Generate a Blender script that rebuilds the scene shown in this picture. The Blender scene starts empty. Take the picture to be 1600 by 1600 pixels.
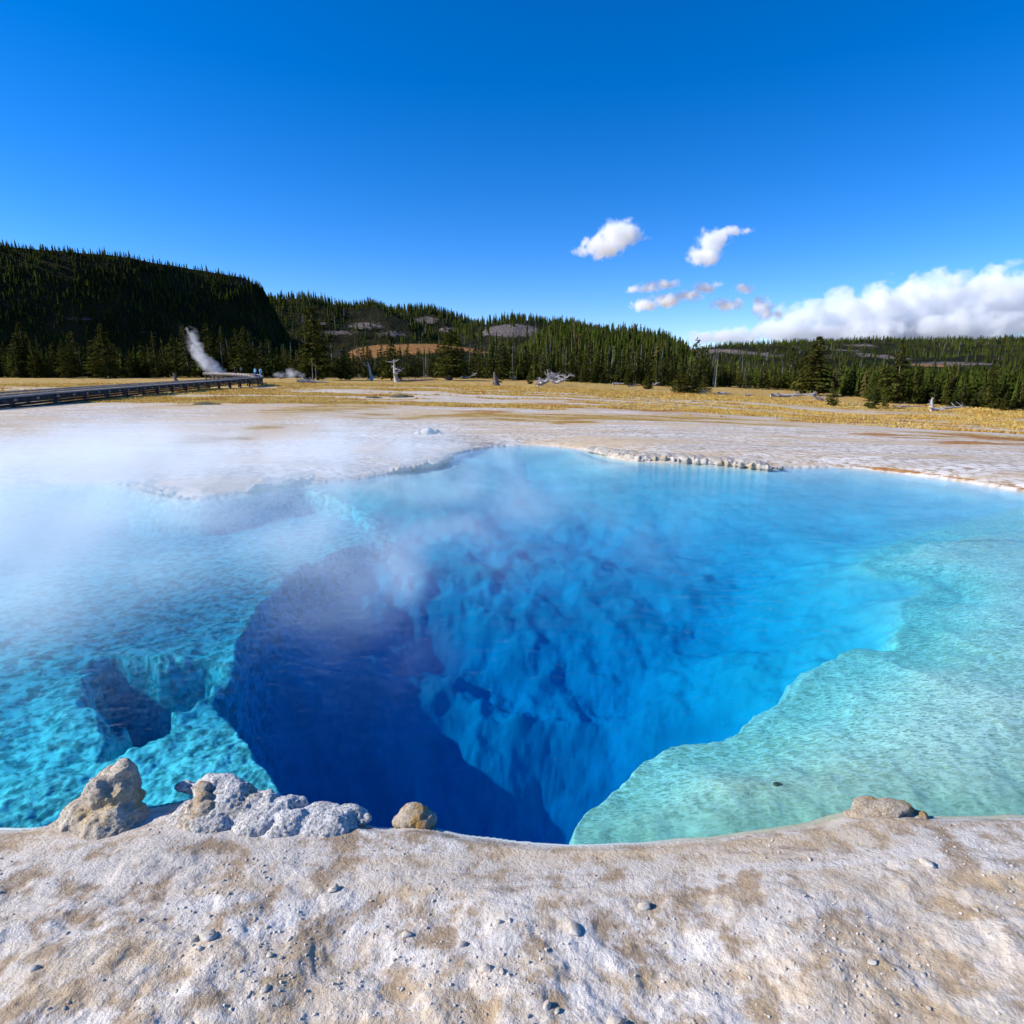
import bpy, bmesh, math, random
import numpy as np
from mathutils import Vector, Matrix

random.seed(7)
rng = np.random.default_rng(7)
C = bpy.context.scene.collection
sc = bpy.context.scene
R = math.radians
STEAM, CLOUDS = True, True

# ------------------------------------------------------------------ camera
EYE = 2.4                      # eye height above the water, metres
F = 933.0                      # focal length in pixels of the 1600 px frame
PITCH = R(13.4)
cam_d = bpy.data.cameras.new('camera')
cam = bpy.data.objects.new('camera', cam_d)
C.objects.link(cam)
cam_d.sensor_width = 36
cam_d.lens = 36 * F / 1600
cam_d.clip_start = 0.05
cam_d.clip_end = 60000
cam.location = (0, 0, EYE)
cam.rotation_euler = (R(90) - PITCH, 0, 0)
sc.camera = cam


def ray(u, v):
    cx, cz = (u - 800) / F, (800 - v) / F
    return np.array([cx, math.cos(PITCH) + cz * math.sin(PITCH), -math.sin(PITCH) + cz * math.cos(PITCH)])


def at_z(u, v, z=0.0):
    d = ray(u, v)
    t = (z - EYE) / d[2]
    return np.array([0, 0, EYE]) + d * t


def at_y(u, v, y):
    d = ray(u, v)
    return np.array([0, 0, EYE]) + d * (y / d[1])


# ------------------------------------------------------------------ noise
def _hash(ix, iy, iz, seed):
    h = (ix.astype(np.int64) * 374761393 + iy.astype(np.int64) * 668265263 + iz.astype(np.int64) * 2147483647 + seed * 974711) & 0xFFFFFFFF
    h = ((h ^ (h >> 13)) * 1274126177) & 0xFFFFFFFF
    h = ((h ^ (h >> 15)) * 2246822519) & 0xFFFFFFFF
    return ((h ^ (h >> 16)) & 0xFFFFFF) / float(0xFFFFFF)


def noise3(p, seed=0):
    i = np.floor(p).astype(np.int64)
    f = p - i
    f = f * f * (3 - 2 * f)
    out = 0
    for dx in (0, 1):
        for dy in (0, 1):
            for dz in (0, 1):
                w = (f[:, 0] if dx else 1 - f[:, 0]) * (f[:, 1] if dy else 1 - f[:, 1]) * (f[:, 2] if dz else 1 - f[:, 2])
                out = out + w * _hash(i[:, 0] + dx, i[:, 1] + dy, i[:, 2] + dz, seed)
    return out


def noise2(x, y, seed=0):
    ix, iy = np.floor(x).astype(np.int64), np.floor(y).astype(np.int64)
    fx, fy = x - ix, y - iy
    fx = fx * fx * (3 - 2 * fx)
    fy = fy * fy * (3 - 2 * fy)
    z = np.zeros_like(ix)
    a = _hash(ix, iy, z, seed); b = _hash(ix + 1, iy, z, seed)
    c = _hash(ix, iy + 1, z, seed); d = _hash(ix + 1, iy + 1, z, seed)
    return (a * (1 - fx) + b * fx) * (1 - fy) + (c * (1 - fx) + d * fx) * fy


def fbm2(x, y, oct=4, seed=0, gain=0.5):
    s, a, t = 0, 1.0, 0
    ca, sa = math.cos(0.6), math.sin(0.6)
    for k in range(oct):
        s = s + a * noise2(x, y, seed + k * 17)
        t += a
        a *= gain
        x, y = (x * ca - y * sa) * 2.03 + 5.1, (x * sa + y * ca) * 2.03 + 1.7
    return s / t - 0.5


def fbm3(p, oct=4, seed=0, gain=0.5):
    s, a, t = 0, 1.0, 0
    for k in range(oct):
        s = s + a * noise3(p, seed + k * 17)
        t += a
        a *= gain
        p = p[:, [1, 2, 0]] * 2.03 + 3.3
    return s / t - 0.5


def sstep(a, b, x):
    t = np.clip((x - a) / (b - a), 0, 1)
    return t * t * (3 - 2 * t)


# ------------------------------------------------------------------ mesh helpers
def mesh_obj(name, verts, faces, mat=None, parent=None, smooth=False, link=True):
    """faces: (n,3) or (n,4) int array, or list of tuples"""
    me = bpy.data.meshes.new(name)
    verts = np.asarray(verts, dtype=np.float32)
    if isinstance(faces, np.ndarray):
        n, k = faces.shape
        me.vertices.add(len(verts)); me.vertices.foreach_set('co', verts.ravel())
        me.loops.add(n * k); me.loops.foreach_set('vertex_index', faces.astype(np.int32).ravel())
        me.polygons.add(n)
        me.polygons.foreach_set('loop_start', np.arange(0, n * k, k, dtype=np.int32))
        me.polygons.foreach_set('loop_total', np.full(n, k, dtype=np.int32))
        me.update(calc_edges=True)
    else:
        me.from_pydata([tuple(map(float, v)) for v in verts], [], faces)
        me.update()
    if smooth:
        me.polygons.foreach_set('use_smooth', np.ones(len(me.polygons), dtype=bool))
    if mat:
        me.materials.append(mat)
    if not link:
        return me
    return obj(name, me, parent)


def obj(name, me, parent=None):
    o = bpy.data.objects.new(name, me)
    C.objects.link(o)
    if parent:
        o.parent = parent
    return o


def thing(name, label, cat, loc=(0, 0, 0), rotz=0, group=None, scale=1.0):
    o = bpy.data.objects.new(name, None)
    C.objects.link(o)
    o.empty_display_size = 0.2
    o.location = tuple(map(float, loc))
    o.rotation_euler = (0, 0, rotz)
    o.scale = (scale,) * 3
    return tag(o, label, cat, group)


def tag(o, label, cat, group=None):
    o['label'] = label
    o['category'] = cat
    if group:
        o['group'] = group
    return o


def attr(me, name, vals):
    a = me.attributes.new(name, 'FLOAT', 'POINT')
    a.data.foreach_set('value', np.asarray(vals, dtype=np.float32))


class MB:
    """collects raw vertex / triangle arrays into one mesh"""
    def __init__(self):
        self.v, self.f, self.n = [], [], 0

    def add(self, v, f):
        v = np.asarray(v, float); f = np.asarray(f, int)
        self.v.append(v); self.f.append(f + self.n); self.n += len(v)

    def tube(self, pts, rad, sides=6, cap=True):
        pts = np.asarray(pts, float)
        n = len(pts)
        rad = np.broadcast_to(np.asarray(rad, float), (n,))
        tan = np.gradient(pts, axis=0)
        tan /= np.linalg.norm(tan, axis=1)[:, None] + 1e-9
        ref = np.array([0, 0, 1.0]) if abs(tan[0][2]) < 0.9 else np.array([1.0, 0, 0])
        vs = []
        for i in range(n):
            a = np.cross(tan[i], ref); a /= np.linalg.norm(a) + 1e-9
            b = np.cross(tan[i], a)
            ang = np.arange(sides) * 2 * math.pi / sides
            vs.append(pts[i] + rad[i] * (np.cos(ang)[:, None] * a + np.sin(ang)[:, None] * b))
        v = np.concatenate(vs)
        f = []
        for i in range(n - 1):
            for k in range(sides):
                a0, a1 = i * sides + k, i * sides + (k + 1) % sides
                f += [(a0, a1, a1 + sides), (a0, a1 + sides, a0 + sides)]
        if cap:
            for base in (0, (n - 1) * sides):
                for k in range(1, sides - 1):
                    f.append((base, base + k, base + k + 1))
        self.add(v, f)

    def box(self, c, s, rz=0.0):
        x, y, z = np.array(s) / 2
        v = np.array([(-x, -y, -z), (x, -y, -z), (x, y, -z), (-x, y, -z), (-x, -y, z), (x, -y, z), (x, y, z), (-x, y, z)])
        ca, sa = math.cos(rz), math.sin(rz)
        v = np.stack([v[:, 0] * ca - v[:, 1] * sa, v[:, 0] * sa + v[:, 1] * ca, v[:, 2]], 1) + np.array(c)
        q = [(0, 3, 2, 1), (4, 5, 6, 7), (0, 1, 5, 4), (1, 2, 6, 5), (2, 3, 7, 6), (3, 0, 4, 7)]
        f = []
        for a, b, cc, d in q:
            f += [(a, b, cc), (a, cc, d)]
        self.add(v, f)

    def arrays(self):
        return np.concatenate(self.v), np.concatenate(self.f)

    def build(self, name, mat, parent=None, smooth=False, link=True):
        v, f = self.arrays()
        return mesh_obj(name, v, f, mat, parent, smooth, link)


def grid_faces(nr, nc, wrap=False):
    i = np.arange(nr - 1)[:, None]
    j = np.arange(nc if wrap else nc - 1)[None, :]
    a = i * nc + j
    b = i * nc + (j + 1) % nc
    return np.stack([a, b, b + nc, a + nc], -1).reshape(-1, 4)


# ------------------------------------------------------------------ materials
def new_mat(name):
    m = bpy.data.materials.new(name)
    m.use_nodes = True
    nt = m.node_tree
    for n in list(nt.nodes):
        nt.nodes.remove(n)
    out = nt.nodes.new('ShaderNodeOutputMaterial')
    return m, nt, out


class NT:
    """tiny helper to write node graphs"""
    def __init__(self, nt):
        self.nt = nt

    def node(self, t, **kw):
        n = self.nt.nodes.new(t)
        for k, v in kw.items():
            setattr(n, k, v)
        return n

    def put(self, sock, val):
        if hasattr(val, 'is_output'):
            self.nt.links.new(val, sock)
        elif val is not None:
            sock.default_value = val

    def math(self, op, a, b=None, c=None, clamp=False):
        n = self.node('ShaderNodeMath', operation=op)
        n.use_clamp = clamp
        for i, x in enumerate((a, b, c)):
            if x is not None:
                self.put(n.inputs[i], x)
        return n.outputs[0]

    def vmath(self, op, a, b=None):
        n = self.node('ShaderNodeVectorMath', operation=op)
        self.put(n.inputs[0], a)
        if b is not None:
            self.put(n.inputs[1], b)
        return n.outputs['Value'] if op in ('LENGTH', 'DOT_PRODUCT', 'DISTANCE') else n.outputs[0]

    def pos(self):
        return self.node('ShaderNodeNewGeometry').outputs['Position']

    def objco(self):
        return self.node('ShaderNodeTexCoord').outputs['Object']

    def attr(self, name):
        return self.node('ShaderNodeAttribute', attribute_name=name).outputs['Fac']

    def noise(self, vec, scale, detail=4, rough=0.5, dist=0.0):
        n = self.node('ShaderNodeTexNoise')
        self.put(n.inputs['Vector'], vec)
        n.inputs['Scale'].default_value = scale
        n.inputs['Detail'].default_value = detail
        n.inputs['Roughness'].default_value = rough
        n.inputs['Distortion'].default_value = dist
        return n.outputs['Fac']

    def voro(self, vec, scale, feature='F1', rand=1.0):
        n = self.node('ShaderNodeTexVoronoi', feature=feature)
        self.put(n.inputs['Vector'], vec)
        n.inputs['Scale'].default_value = scale
        n.inputs['Randomness'].default_value = rand
        return n.outputs['Distance']

    def ramp(self, fac, a, b, lo=0.0, hi=1.0):
        n = self.node('ShaderNodeMapRange', interpolation_type='SMOOTHSTEP')
        self.put(n.inputs[0], fac)
        self.put(n.inputs[1], a); self.put(n.inputs[2], b)
        self.put(n.inputs[3], lo); self.put(n.inputs[4], hi)
        return n.outputs[0]

    def mix(self, fac, a, b, mode='MIX'):
        n = self.node('ShaderNodeMix', data_type='RGBA', blend_type=mode)
        self.put(n.inputs[0], fac)
        def col(x):
            return x if hasattr(x, 'is_output') else (x[0], x[1], x[2], 1)
        self.put(n.inputs[6], col(a)); self.put(n.inputs[7], col(b))
        return n.outputs[2]

    def bump(self, h, strength, dist, normal=None):
        n = self.node('ShaderNodeBump')
        n.inputs['Strength'].default_value = strength
        n.inputs['Distance'].default_value = dist
        self.put(n.inputs['Height'], h)
        if normal is not None:
            self.put(n.inputs['Normal'], normal)
        return n.outputs[0]

    def principled(self, col, rough=0.8, normal=None, spec=0.3):
        n = self.node('ShaderNodeBsdfPrincipled')
        self.put(n.inputs['Base Color'], col if hasattr(col, 'is_output') else (*col, 1))
        self.put(n.inputs['Roughness'], rough)
        n.inputs['Specular IOR Level'].default_value = spec
        if normal is not None:
            self.put(n.inputs['Normal'], normal)
        return n.outputs[0]


def simple_mat(name, col, col2=None, scale=3.0, rough=0.8, bump=0.0, bscale=None, spec=0.2, obj_space=True):
    m, nt, out = new_mat(name)
    g = NT(nt)
    p = g.objco() if obj_space else g.pos()
    c = col
    if col2 is not None:
        c = g.mix(g.ramp(g.noise(p, scale, 5, 0.6), 0.35, 0.65), col, col2)
    nrm = None
    if bump:
        nrm = g.bump(g.noise(p, bscale or scale * 3, 6, 0.65), 1.0, bump)
    nt.links.new(g.principled(c, rough, nrm, spec), out.inputs[0])
    return m


# ------------------------------------------------------------------ the pool outline and its depths (laid out on the water plane)
SHORE_PX = [(-330, 800), (-150, 782), (0, 768), (100, 757), (180, 755), (230, 768), (300, 781), (330, 778), (400, 767), (450, 757), (520, 751), (570, 747), (610, 739), (668, 732),
            (700, 712), (750, 700), (800, 696), (850, 696), (920, 702), (950, 714), (1000, 721), (1100, 725), (1190, 732), (1240, 730), (1310, 729), (1380, 737),
            (1440, 744), (1500, 752), (1620, 772), (1800, 810), (2050, 900), (2150, 1050), (2000, 1200), (1750, 1262), (1560, 1275), (1450, 1278), (1400, 1270), (1330, 1274), (1250, 1300),
            (1120, 1312), (1000, 1318), (900, 1322), (800, 1318), (720, 1308), (660, 1292), (600, 1296), (540, 1282), (470, 1266), (400, 1255), (330, 1248), (230, 1262), (120, 1285),
            (0, 1305), (-150, 1290), (-350, 1200), (-500, 1050), (-520, 900), (-430, 830)]
SHORE = np.array([at_z(u, v)[:2] for u, v in SHORE_PX])
RSHELF_PX = [(905, 1340), (903, 1275), (935, 1250), (970, 1218), (998, 1182), (1040, 1163), (1110, 1158), (1140, 1150), (1200, 1122), (1238, 1098), (1262, 1065), (1300, 1030), (1330, 1010),
             (1365, 1015), (1402, 1016), (1405, 995), (1425, 972), (1422, 950), (1438, 936), (1462, 926), (1452, 912), (1415, 902), (1362, 892), (1340, 874), (1368, 858),
             (1420, 845), (1500, 826), (1620, 806), (1800, 806), (2300, 880), (2400, 1100), (2000, 1420), (1300, 1400)]
RSH = np.array([at_z(u, v, -0.31)[:2] for u, v in RSHELF_PX])
LSHELF_PX = [(462, 1300), (448, 1262), (440, 1232), (420, 1192), (400, 1166), (370, 1147), (345, 1122), (330, 1096), (352, 1076), (372, 1040), (362, 1010), (382, 985), (405, 955), (440, 925),
             (475, 898), (505, 880), (560, 862), (610, 852), (560, 820), (420, 790), (200, 780), (-300, 800), (-700, 900), (-800, 1200), (-300, 1420), (300, 1380)]
LSH = np.array([at_z(u, v, -0.6)[:2] for u, v in LSHELF_PX])
LHOLE_PX = [(150, 1052), (200, 1048), (250, 1060), (285, 1058), (300, 1075), (316, 1100), (300, 1118), (262, 1112), (268, 1140), (272, 1165), (240, 1176), (205, 1182), (180, 1192), (172, 1170), (176, 1140), (160, 1100), (148, 1075)]
LHOLE = np.array([at_z(u, v, -0.7)[:2] for u, v in LHOLE_PX])


def smooth_poly(P, it=2):
    for _ in range(it):
        Q = np.roll(P, -1, 0)
        P = np.stack([P * 0.75 + Q * 0.25, P * 0.25 + Q * 0.75], 1).reshape(-1, 2)
    return P


def sdist(P, x, y):
    """signed distance to a closed polygon, positive inside"""
    d = np.full(x.shape, 1e18)
    ins = np.zeros(x.shape, bool)
    Q = np.roll(P, -1, 0)
    for (ax, ay), (bx, by) in zip(P, Q):
        ex, ey = bx - ax, by - ay
        L = ex * ex + ey * ey + 1e-12
        t = np.clip(((x - ax) * ex + (y - ay) * ey) / L, 0, 1)
        d = np.minimum(d, (x - ax - t * ex) ** 2 + (y - ay - t * ey) ** 2)
        if ay != by:
            ins ^= ((ay > y) != (by > y)) & (x < (bx - ax) * (y - ay) / (by - ay) + ax)
    d = np.sqrt(d)
    return np.where(ins, d, -d)


SHORE_S, RSH_S, LSH_S, LHOLE_S = (smooth_poly(p) for p in (SHORE, RSH, LSH, LHOLE))
FAR_SHORE = np.array([at_z(u, v)[:2] for u, v in SHORE_PX if v < 905 and u > 330])


def line_dist(P, x, y):
    d = np.full(x.shape, 1e18)
    for (ax, ay), (bx, by) in zip(P[:-1], P[1:]):
        ex, ey = bx - ax, by - ay
        t = np.clip(((x - ax) * ex + (y - ay) * ey) / (ex * ex + ey * ey), 0, 1)
        d = np.minimum(d, (x - ax - t * ex) ** 2 + (y - ay - t * ey) ** 2)
    return np.sqrt(d)


def smin(a, b, k):
    h = np.clip(0.5 + 0.5 * (b - a) / k, 0, 1)
    return b * (1 - h) + a * h - k * h * (1 - h)


def land_z(x, y):
    """the meadow: level by the pool, sinking gently away to the right"""
    r = np.hypot(x, y) + 1e-6
    a = np.arctan2(x, np.maximum(y, 0.2 * r))
    far = np.interp(a, [-0.9, -0.65, -0.4, -0.12, 0.1, 0.3, 0.5, 0.75], [-0.2, -0.35, -0.55, -1.2, -2.0, -3.2, -4.6, -5.2])
    t = np.clip((r - 15) / 100.0, 0, 1)
    t = t * t * (3 - 2 * t) * 0.35 + t * 0.65
    z = 0.16 + (far - 0.16) * t
    z = z + fbm2(x / 9, y / 9, 3, 3) * 0.35 * sstep(8, 40, r)
    return z


def ground_z(x, y):
    x = np.asarray(x, float); y = np.asarray(y, float)
    z = land_z(x, y)
    near = (np.hypot(x, y) < 40)
    sd = np.full(x.shape, -99.0)
    wx = (fbm2(x * 1.3, y * 1.3, 4, 11)) * 0.5
    wy = (fbm2(x * 1.3, y * 1.3, 4, 23)) * 0.5
    damp = np.clip(np.hypot(x, y) / 8.0, 0.25, 1.0)
    xx, yy = x[near] + wx[near] * 0.5 * damp[near], y[near] + wy[near] * 0.5 * damp[near]
    sd[near] = sdist(SHORE_S, xx, yy)
    bank = sstep(0.0, 2.2, -sd)
    crust = fbm2(x * 1.6, y * 1.6, 5, 31)
    fine = fbm2(x * 7, y * 7, 4, 41)
    edge = sstep(0.0, 0.10, -sd) * 0.045 + sstep(0.05, 0.5, -sd) * 0.05
    rr_ = np.hypot(x, y)
    land = edge + bank * z + (crust * 0.085 + fine * 0.03) * sstep(0, 0.8, -sd) * (sstep(12, 5, rr_) + 0.18 * sstep(70, 20, rr_))
    tz = land / 0.018 + fbm2(x * 3, y * 3, 3, 33) * 1.5
    tf = tz - np.floor(tz)
    land = np.where(rr_ < 9, land + (sstep(0.4, 1.0, tf) - tf) * 0.007 * sstep(.15, .5, -sd) * sstep(9, 5, rr_), land)
    out = np.where(near, land, z)
    inp = sd > 0
    if inp.any():
        px, py = x[inp], y[inp]
        s = sd[inp]
        lump = fbm2(px * 0.75, py * 0.75, 4, 51)
        lump2 = fbm2(px * 2.6, py * 2.6, 5, 61)
        gx = px + fbm2(px * 1.5, py * 1.5, 5, 71, 0.6) * 0.55 * np.clip(py / 9, 0.35, 1)
        gy = py + fbm2(px * 1.5, py * 1.5, 5, 81, 0.6) * 0.55 * np.clip(py / 9, 0.35, 1)
        dR = sdist(RSH_S, gx, gy)
        dL = sdist(LSH_S, gx, gy)
        dH = sdist(LHOLE_S, px + fbm2(px * 2, py * 2, 4, 75) * 0.5, py + fbm2(px * 2, py * 2, 4, 85) * 0.5)
        shelfR = 0.07 + 0.10 * sstep(2.6, 0.6, dR) + 0.16 * sstep(0.9, 0.0, dR) + 0.06 * fbm2(px * 1.6, py * 1.6, 4, 91) + 0.022 * fbm2(px * 8, py * 8, 3, 92)
        coral = fbm2(px * 4.2, py * 4.2, 5, 101, 0.62)
        shelfL = 0.52 + 0.10 * sstep(0, 2.5, dL) + 0.13 * coral * sstep(14, 4, py) + 0.3 * np.maximum(0, fbm2(px * 0.8, py * 0.8, 3, 111))
        shelfL = shelfL * sstep(26, 8, py) + 0.6 * sstep(8, 26, py)
        shelfL = np.maximum(shelfL, 0.18)
        shelfL = shelfL + sstep(-0.12, 0.32, dH) * 2.8
        wR = 0.10 + 0.05 * np.maximum(0, py - 3.5)
        wx2 = fbm2(px * .45, py * .45, 5, 55, .48) * 2.4
        wy2 = fbm2(px * .45, py * .45, 5, 57, .48) * 2.0
        far = line_dist(FAR_SHORE, px + wx2, py + wy2)
        Dfar = np.interp(far, [0, 1, 3, 4.8, 6, 7, 7.8, 8.8, 9.8, 11], [.05, .20, .42, .66, .92, 1.25, 1.65, 2.6, 4.2, 6.4])
        Dleft = np.interp(far, [0, 1, 3, 4.8, 6, 7, 7.8, 9.0, 10.5], [.05, .22, .55, .95, 1.5, 2.2, 3.0, 4.6, 6.4])
        wl = sstep(2.2, -1.8, px + wx2 * .5)
        Dfar = Dfar + (Dleft - Dfar) * wl
        oL = np.maximum(-sdist(LSH_S, gx + wx2 * .3, gy + wy2 * .3), 0)
        oR = np.maximum(-sdist(RSH_S, gx + wx2 * .15, gy + wy2 * .15), 0)
        DL = 0.80 + oL * np.interp(py, [3, 6, 9, 11, 14], [1.9, 1.6, 1.2, .65, .28]) + .35 * sstep(0, .25, oL) * sstep(10, 5, py)
        DR = 0.34 + oR * np.interp(py, [3.5, 5, 6.5, 9, 13], [2.2, 1.5, .6, .4, .2]) + .25 * sstep(0, .2, oR) * sstep(6.5, 5, py)
        D = smin(smin(DL, DR, .5), Dfar, .5)
        D = smin(D, np.full_like(D, 6.2), .8)
        D = D * (1 + (0.20 + 0.20 * wl) * lump) + lump2 * (0.22 + 0.22 * wl) * np.clip(D / 1.6, 0.12, 1)
        tR = sstep(-0.03, 0.03, dR)
        tL = sstep(-0.06, 0.04, dL)
        D = D + (np.minimum(shelfR, np.maximum(D, .12)) - D) * tR
        D = D + (shelfL - D) * tL * (1 - tR)
        lim = 0.03 + sstep(0.0, 1.0, s) * 0.3 + np.maximum(s - np.interp(py, [2.6, 4], [.04, .15]), 0) * np.interp(py, [2.6, 4, 9, 12], [6.0, 3.0, 2.0, 0.55])
        D = np.minimum(np.maximum(D, 0.06), lim)
        out[inp] = -D
    return out


def land_hit(u, v):
    d = ray(u, v)
    t = np.geomspace(2, 3000, 4000)
    x, y, z = d[0] * t, d[1] * t, EYE + d[2] * t
    g = land_z(x, y)
    k = np.argmax(z < g)
    return np.array([x[k], y[k], float(land_z(np.array([x[k]]), np.array([y[k]]))[0])])


def veg_field(x, y):
    r = np.hypot(x, y) + 1e-6
    a = np.arctan2(x, y)
    b = sstep(14, 30, r) * 0.30 + sstep(30, 70, r) * 0.86 - 0.20 + 0.20 * sstep(0.2, 0.6, a) - 0.26 * sstep(-0.15, -0.5, a) * sstep(110, 40, r)
    n = fbm2(x / 22, y / 8.0, 7, 401, .66)
    v = np.minimum(b, .63) + n * 4.4
    v = np.where(r < 11, -1.0, v)
    return np.maximum(v, sstep(90, 170, r) * 1.3)


# ------------------------------------------------------------------ ground sheet
fr = np.linspace(-R(58), R(58), 820)
bk = np.linspace(R(58), 2 * math.pi - R(58), 70)[1:-1]
ANG = np.concatenate([fr, bk])
RAD = np.concatenate([[0.0, 0.5, 0.9], np.geomspace(1.2, 5, 560), np.geomspace(5.04, 320, 660), np.geomspace(330, 9000, 40)])
gx = RAD[:, None] * np.sin(ANG)[None, :]
gy = RAD[:, None] * np.cos(ANG)[None, :]
gz = ground_z(gx.ravel(), gy.ravel())
gv = np.stack([gx.ravel(), gy.ravel(), gz], 1)

m_ground, nt, out = new_mat('sinter_ground')
g = NT(nt)
P = g.pos()
veg = g.attr('veg')
rust = g.attr('rust')
under = g.attr('under')
leftb = g.attr('leftshelf')
ms = g.node('ShaderNodeMapping'); ms.inputs['Scale'].default_value = (0.32, 1.0, 1.0)
nt.links.new(P, ms.inputs['Vector'])
n_lo = g.noise(ms.outputs[0], 0.16, 7, 0.66, 0.4)
n_md = g.noise(ms.outputs[0], 0.9, 7, 0.68)
n_hi = g.noise(P, 5.5, 6, 0.7)
n_vh = g.noise(P, 38.0, 4, 0.7)
sin_a = g.mix(g.ramp(n_md, 0.3, 0.7), (0.54, 0.47, 0.39), (0.80, 0.745, 0.68))
sin_b = g.mix(g.ramp(n_hi, 0.38, 0.56), (0.33, 0.235, 0.15), sin_a)
sin_c = g.mix(g.ramp(n_vh, 0.28, 0.42, 0.75, 0.0), sin_b, (0.17, 0.14, 0.11))
# dry grass and rust coloured plants
vegn = g.math('ADD', veg, g.math('MULTIPLY', g.math('SUBTRACT', n_lo, 0.5), 0.9))
vegn = g.math('ADD', vegn, g.math('MULTIPLY', g.math('SUBTRACT', n_md, 0.5), 1.3))
vmask = g.ramp(vegn, 0.42, 0.62)
gold = g.mix(g.ramp(g.noise(P, 0.5, 4, 0.6), 0.35, 0.65), (0.48, 0.265, 0.05), (0.60, 0.42, 0.14))
gold = g.mix(g.ramp(n_hi, 0.35, 0.6, 0.55, 0.0), gold, (0.16, 0.085, 0.02))
rmask = g.ramp(g.math('ADD', rust, g.math('MULTIPLY', g.math('SUBTRACT', g.noise(ms.outputs[0], 0.6, 7, 0.7), 0.5), 2.2)), 0.62, 0.78)
rustc = g.mix(g.ramp(n_hi, 0.35, 0.65), (0.28, 0.105, 0.028), (0.46, 0.24, 0.07))
tanm = g.ramp(g.math('ADD', g.math('MULTIPLY', veg, 0.22), g.noise(ms.outputs[0], 0.42, 8, 0.74, 0.5)), 0.455, 0.60)
sin_c = g.mix(g.math('MULTIPLY', tanm, g.ramp(veg, -1.0, .1, .35, .8)), sin_c, (0.55, 0.40, 0.235))
gry = g.ramp(g.noise(ms.outputs[0], 1.1, 8, 0.75, 0.3), 0.56, 0.66)
sin_c = g.mix(g.math('MULTIPLY', gry, g.math('MULTIPLY', g.ramp(veg, -0.9, -0.3), 0.75)), sin_c, (0.22, 0.16, 0.12))
land = g.mix(vmask, sin_c, gold)
land = g.mix(rmask, land, rustc)
# pool floor
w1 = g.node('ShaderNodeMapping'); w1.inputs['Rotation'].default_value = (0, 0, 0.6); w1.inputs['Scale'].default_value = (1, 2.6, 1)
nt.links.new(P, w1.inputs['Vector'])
rip = g.noise(w1.outputs[0], 9.0, 3, 0.55, 1.6)
rip2 = g.noise(w1.outputs[0], 15.0, 2, 0.5, 1.8)  # fine ripple light painted in with the algae mottling of the shelf
bot = g.mix(g.ramp(rip, 0.34, 0.62), (0.28, 0.34, 0.25), (0.58, 0.56, 0.42))
bot = g.mix(g.ramp(rip2, 0.42, 0.56, 0.75, 0.0), bot, (0.76, 0.74, 0.58))
bot = g.mix(g.ramp(rip2, 0.54, 0.68, 0.0, 0.6), bot, (0.17, 0.25, 0.18))
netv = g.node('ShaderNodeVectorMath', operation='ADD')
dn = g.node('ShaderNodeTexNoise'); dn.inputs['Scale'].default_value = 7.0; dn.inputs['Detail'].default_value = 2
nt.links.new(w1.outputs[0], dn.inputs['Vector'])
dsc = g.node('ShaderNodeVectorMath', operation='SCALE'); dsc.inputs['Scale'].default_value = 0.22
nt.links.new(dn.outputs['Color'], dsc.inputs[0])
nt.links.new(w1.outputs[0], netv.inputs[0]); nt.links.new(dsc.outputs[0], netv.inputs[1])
caustic_net = g.voro(netv.outputs[0], 8.0, 'DISTANCE_TO_EDGE')
big_n = g.noise(P, 0.8, 4, .6)
bot = g.mix(g.ramp(big_n, .42, .62), bot, g.mix(0.5, bot, (0.44, 0.40, 0.24)))
bot = g.mix(g.ramp(caustic_net, 0.0, 0.13, 0.75, 0.0), bot, (0.86, 0.85, 0.72))  # bright caustic lines painted into the shelf floor colour
bot = g.mix(g.math('MULTIPLY', g.attr('sand'), .8), bot, g.mix(n_hi, (0.34, 0.27, 0.15), (0.62, 0.54, 0.38)))
bot_l = g.mix(g.ramp(g.noise(P, 9.0, 6, 0.7, 0.5), 0.38, 0.60), (0.20, 0.25, 0.22), (0.78, 0.80, 0.72))
deepc = g.mix(g.ramp(n_md, 0.3, 0.7), (0.50, 0.50, 0.47), (0.70, 0.70, 0.67))
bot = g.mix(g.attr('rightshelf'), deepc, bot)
bot = g.mix(leftb, bot, bot_l)
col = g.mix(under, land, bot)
crk = g.voro(g.vmath('ADD', P, g.vmath('SCALE', g.node('ShaderNodeTexNoise').outputs['Color'], None)), 3.2, 'DISTANCE_TO_EDGE') if False else g.voro(P, 4.2, 'DISTANCE_TO_EDGE')
crm = g.math('MULTIPLY', g.ramp(crk, 0.0, 0.03, 1.0, 0.0), g.ramp(n_md, .48, .6))
crm = g.math('MULTIPLY', crm, 0.0)
col = g.mix(g.math('MULTIPLY', crm, .55), col, (0.12, 0.09, 0.065))
dry = g.math('SUBTRACT', 1.0, g.math('MULTIPLY', under, .82))
grit = g.noise(P, 95.0, 3, .7)
hgt = g.math('MULTIPLY', dry, g.math('ADD', g.math('ADD', g.math('MULTIPLY', n_hi, 0.016), g.math('MULTIPLY', n_vh, 0.009)), g.math('SUBTRACT', g.math('MULTIPLY', grit, .004), g.math('MULTIPLY', crm, .012))))
hgt = g.math('ADD', hgt, g.math('MULTIPLY', vmask, g.math('MULTIPLY', n_vh, 0.06)))
nrm = g.bump(hgt, 1.0, 1.0)
nt.links.new(g.principled(col, 0.85, nrm, 0.15), out.inputs[0])

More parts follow.
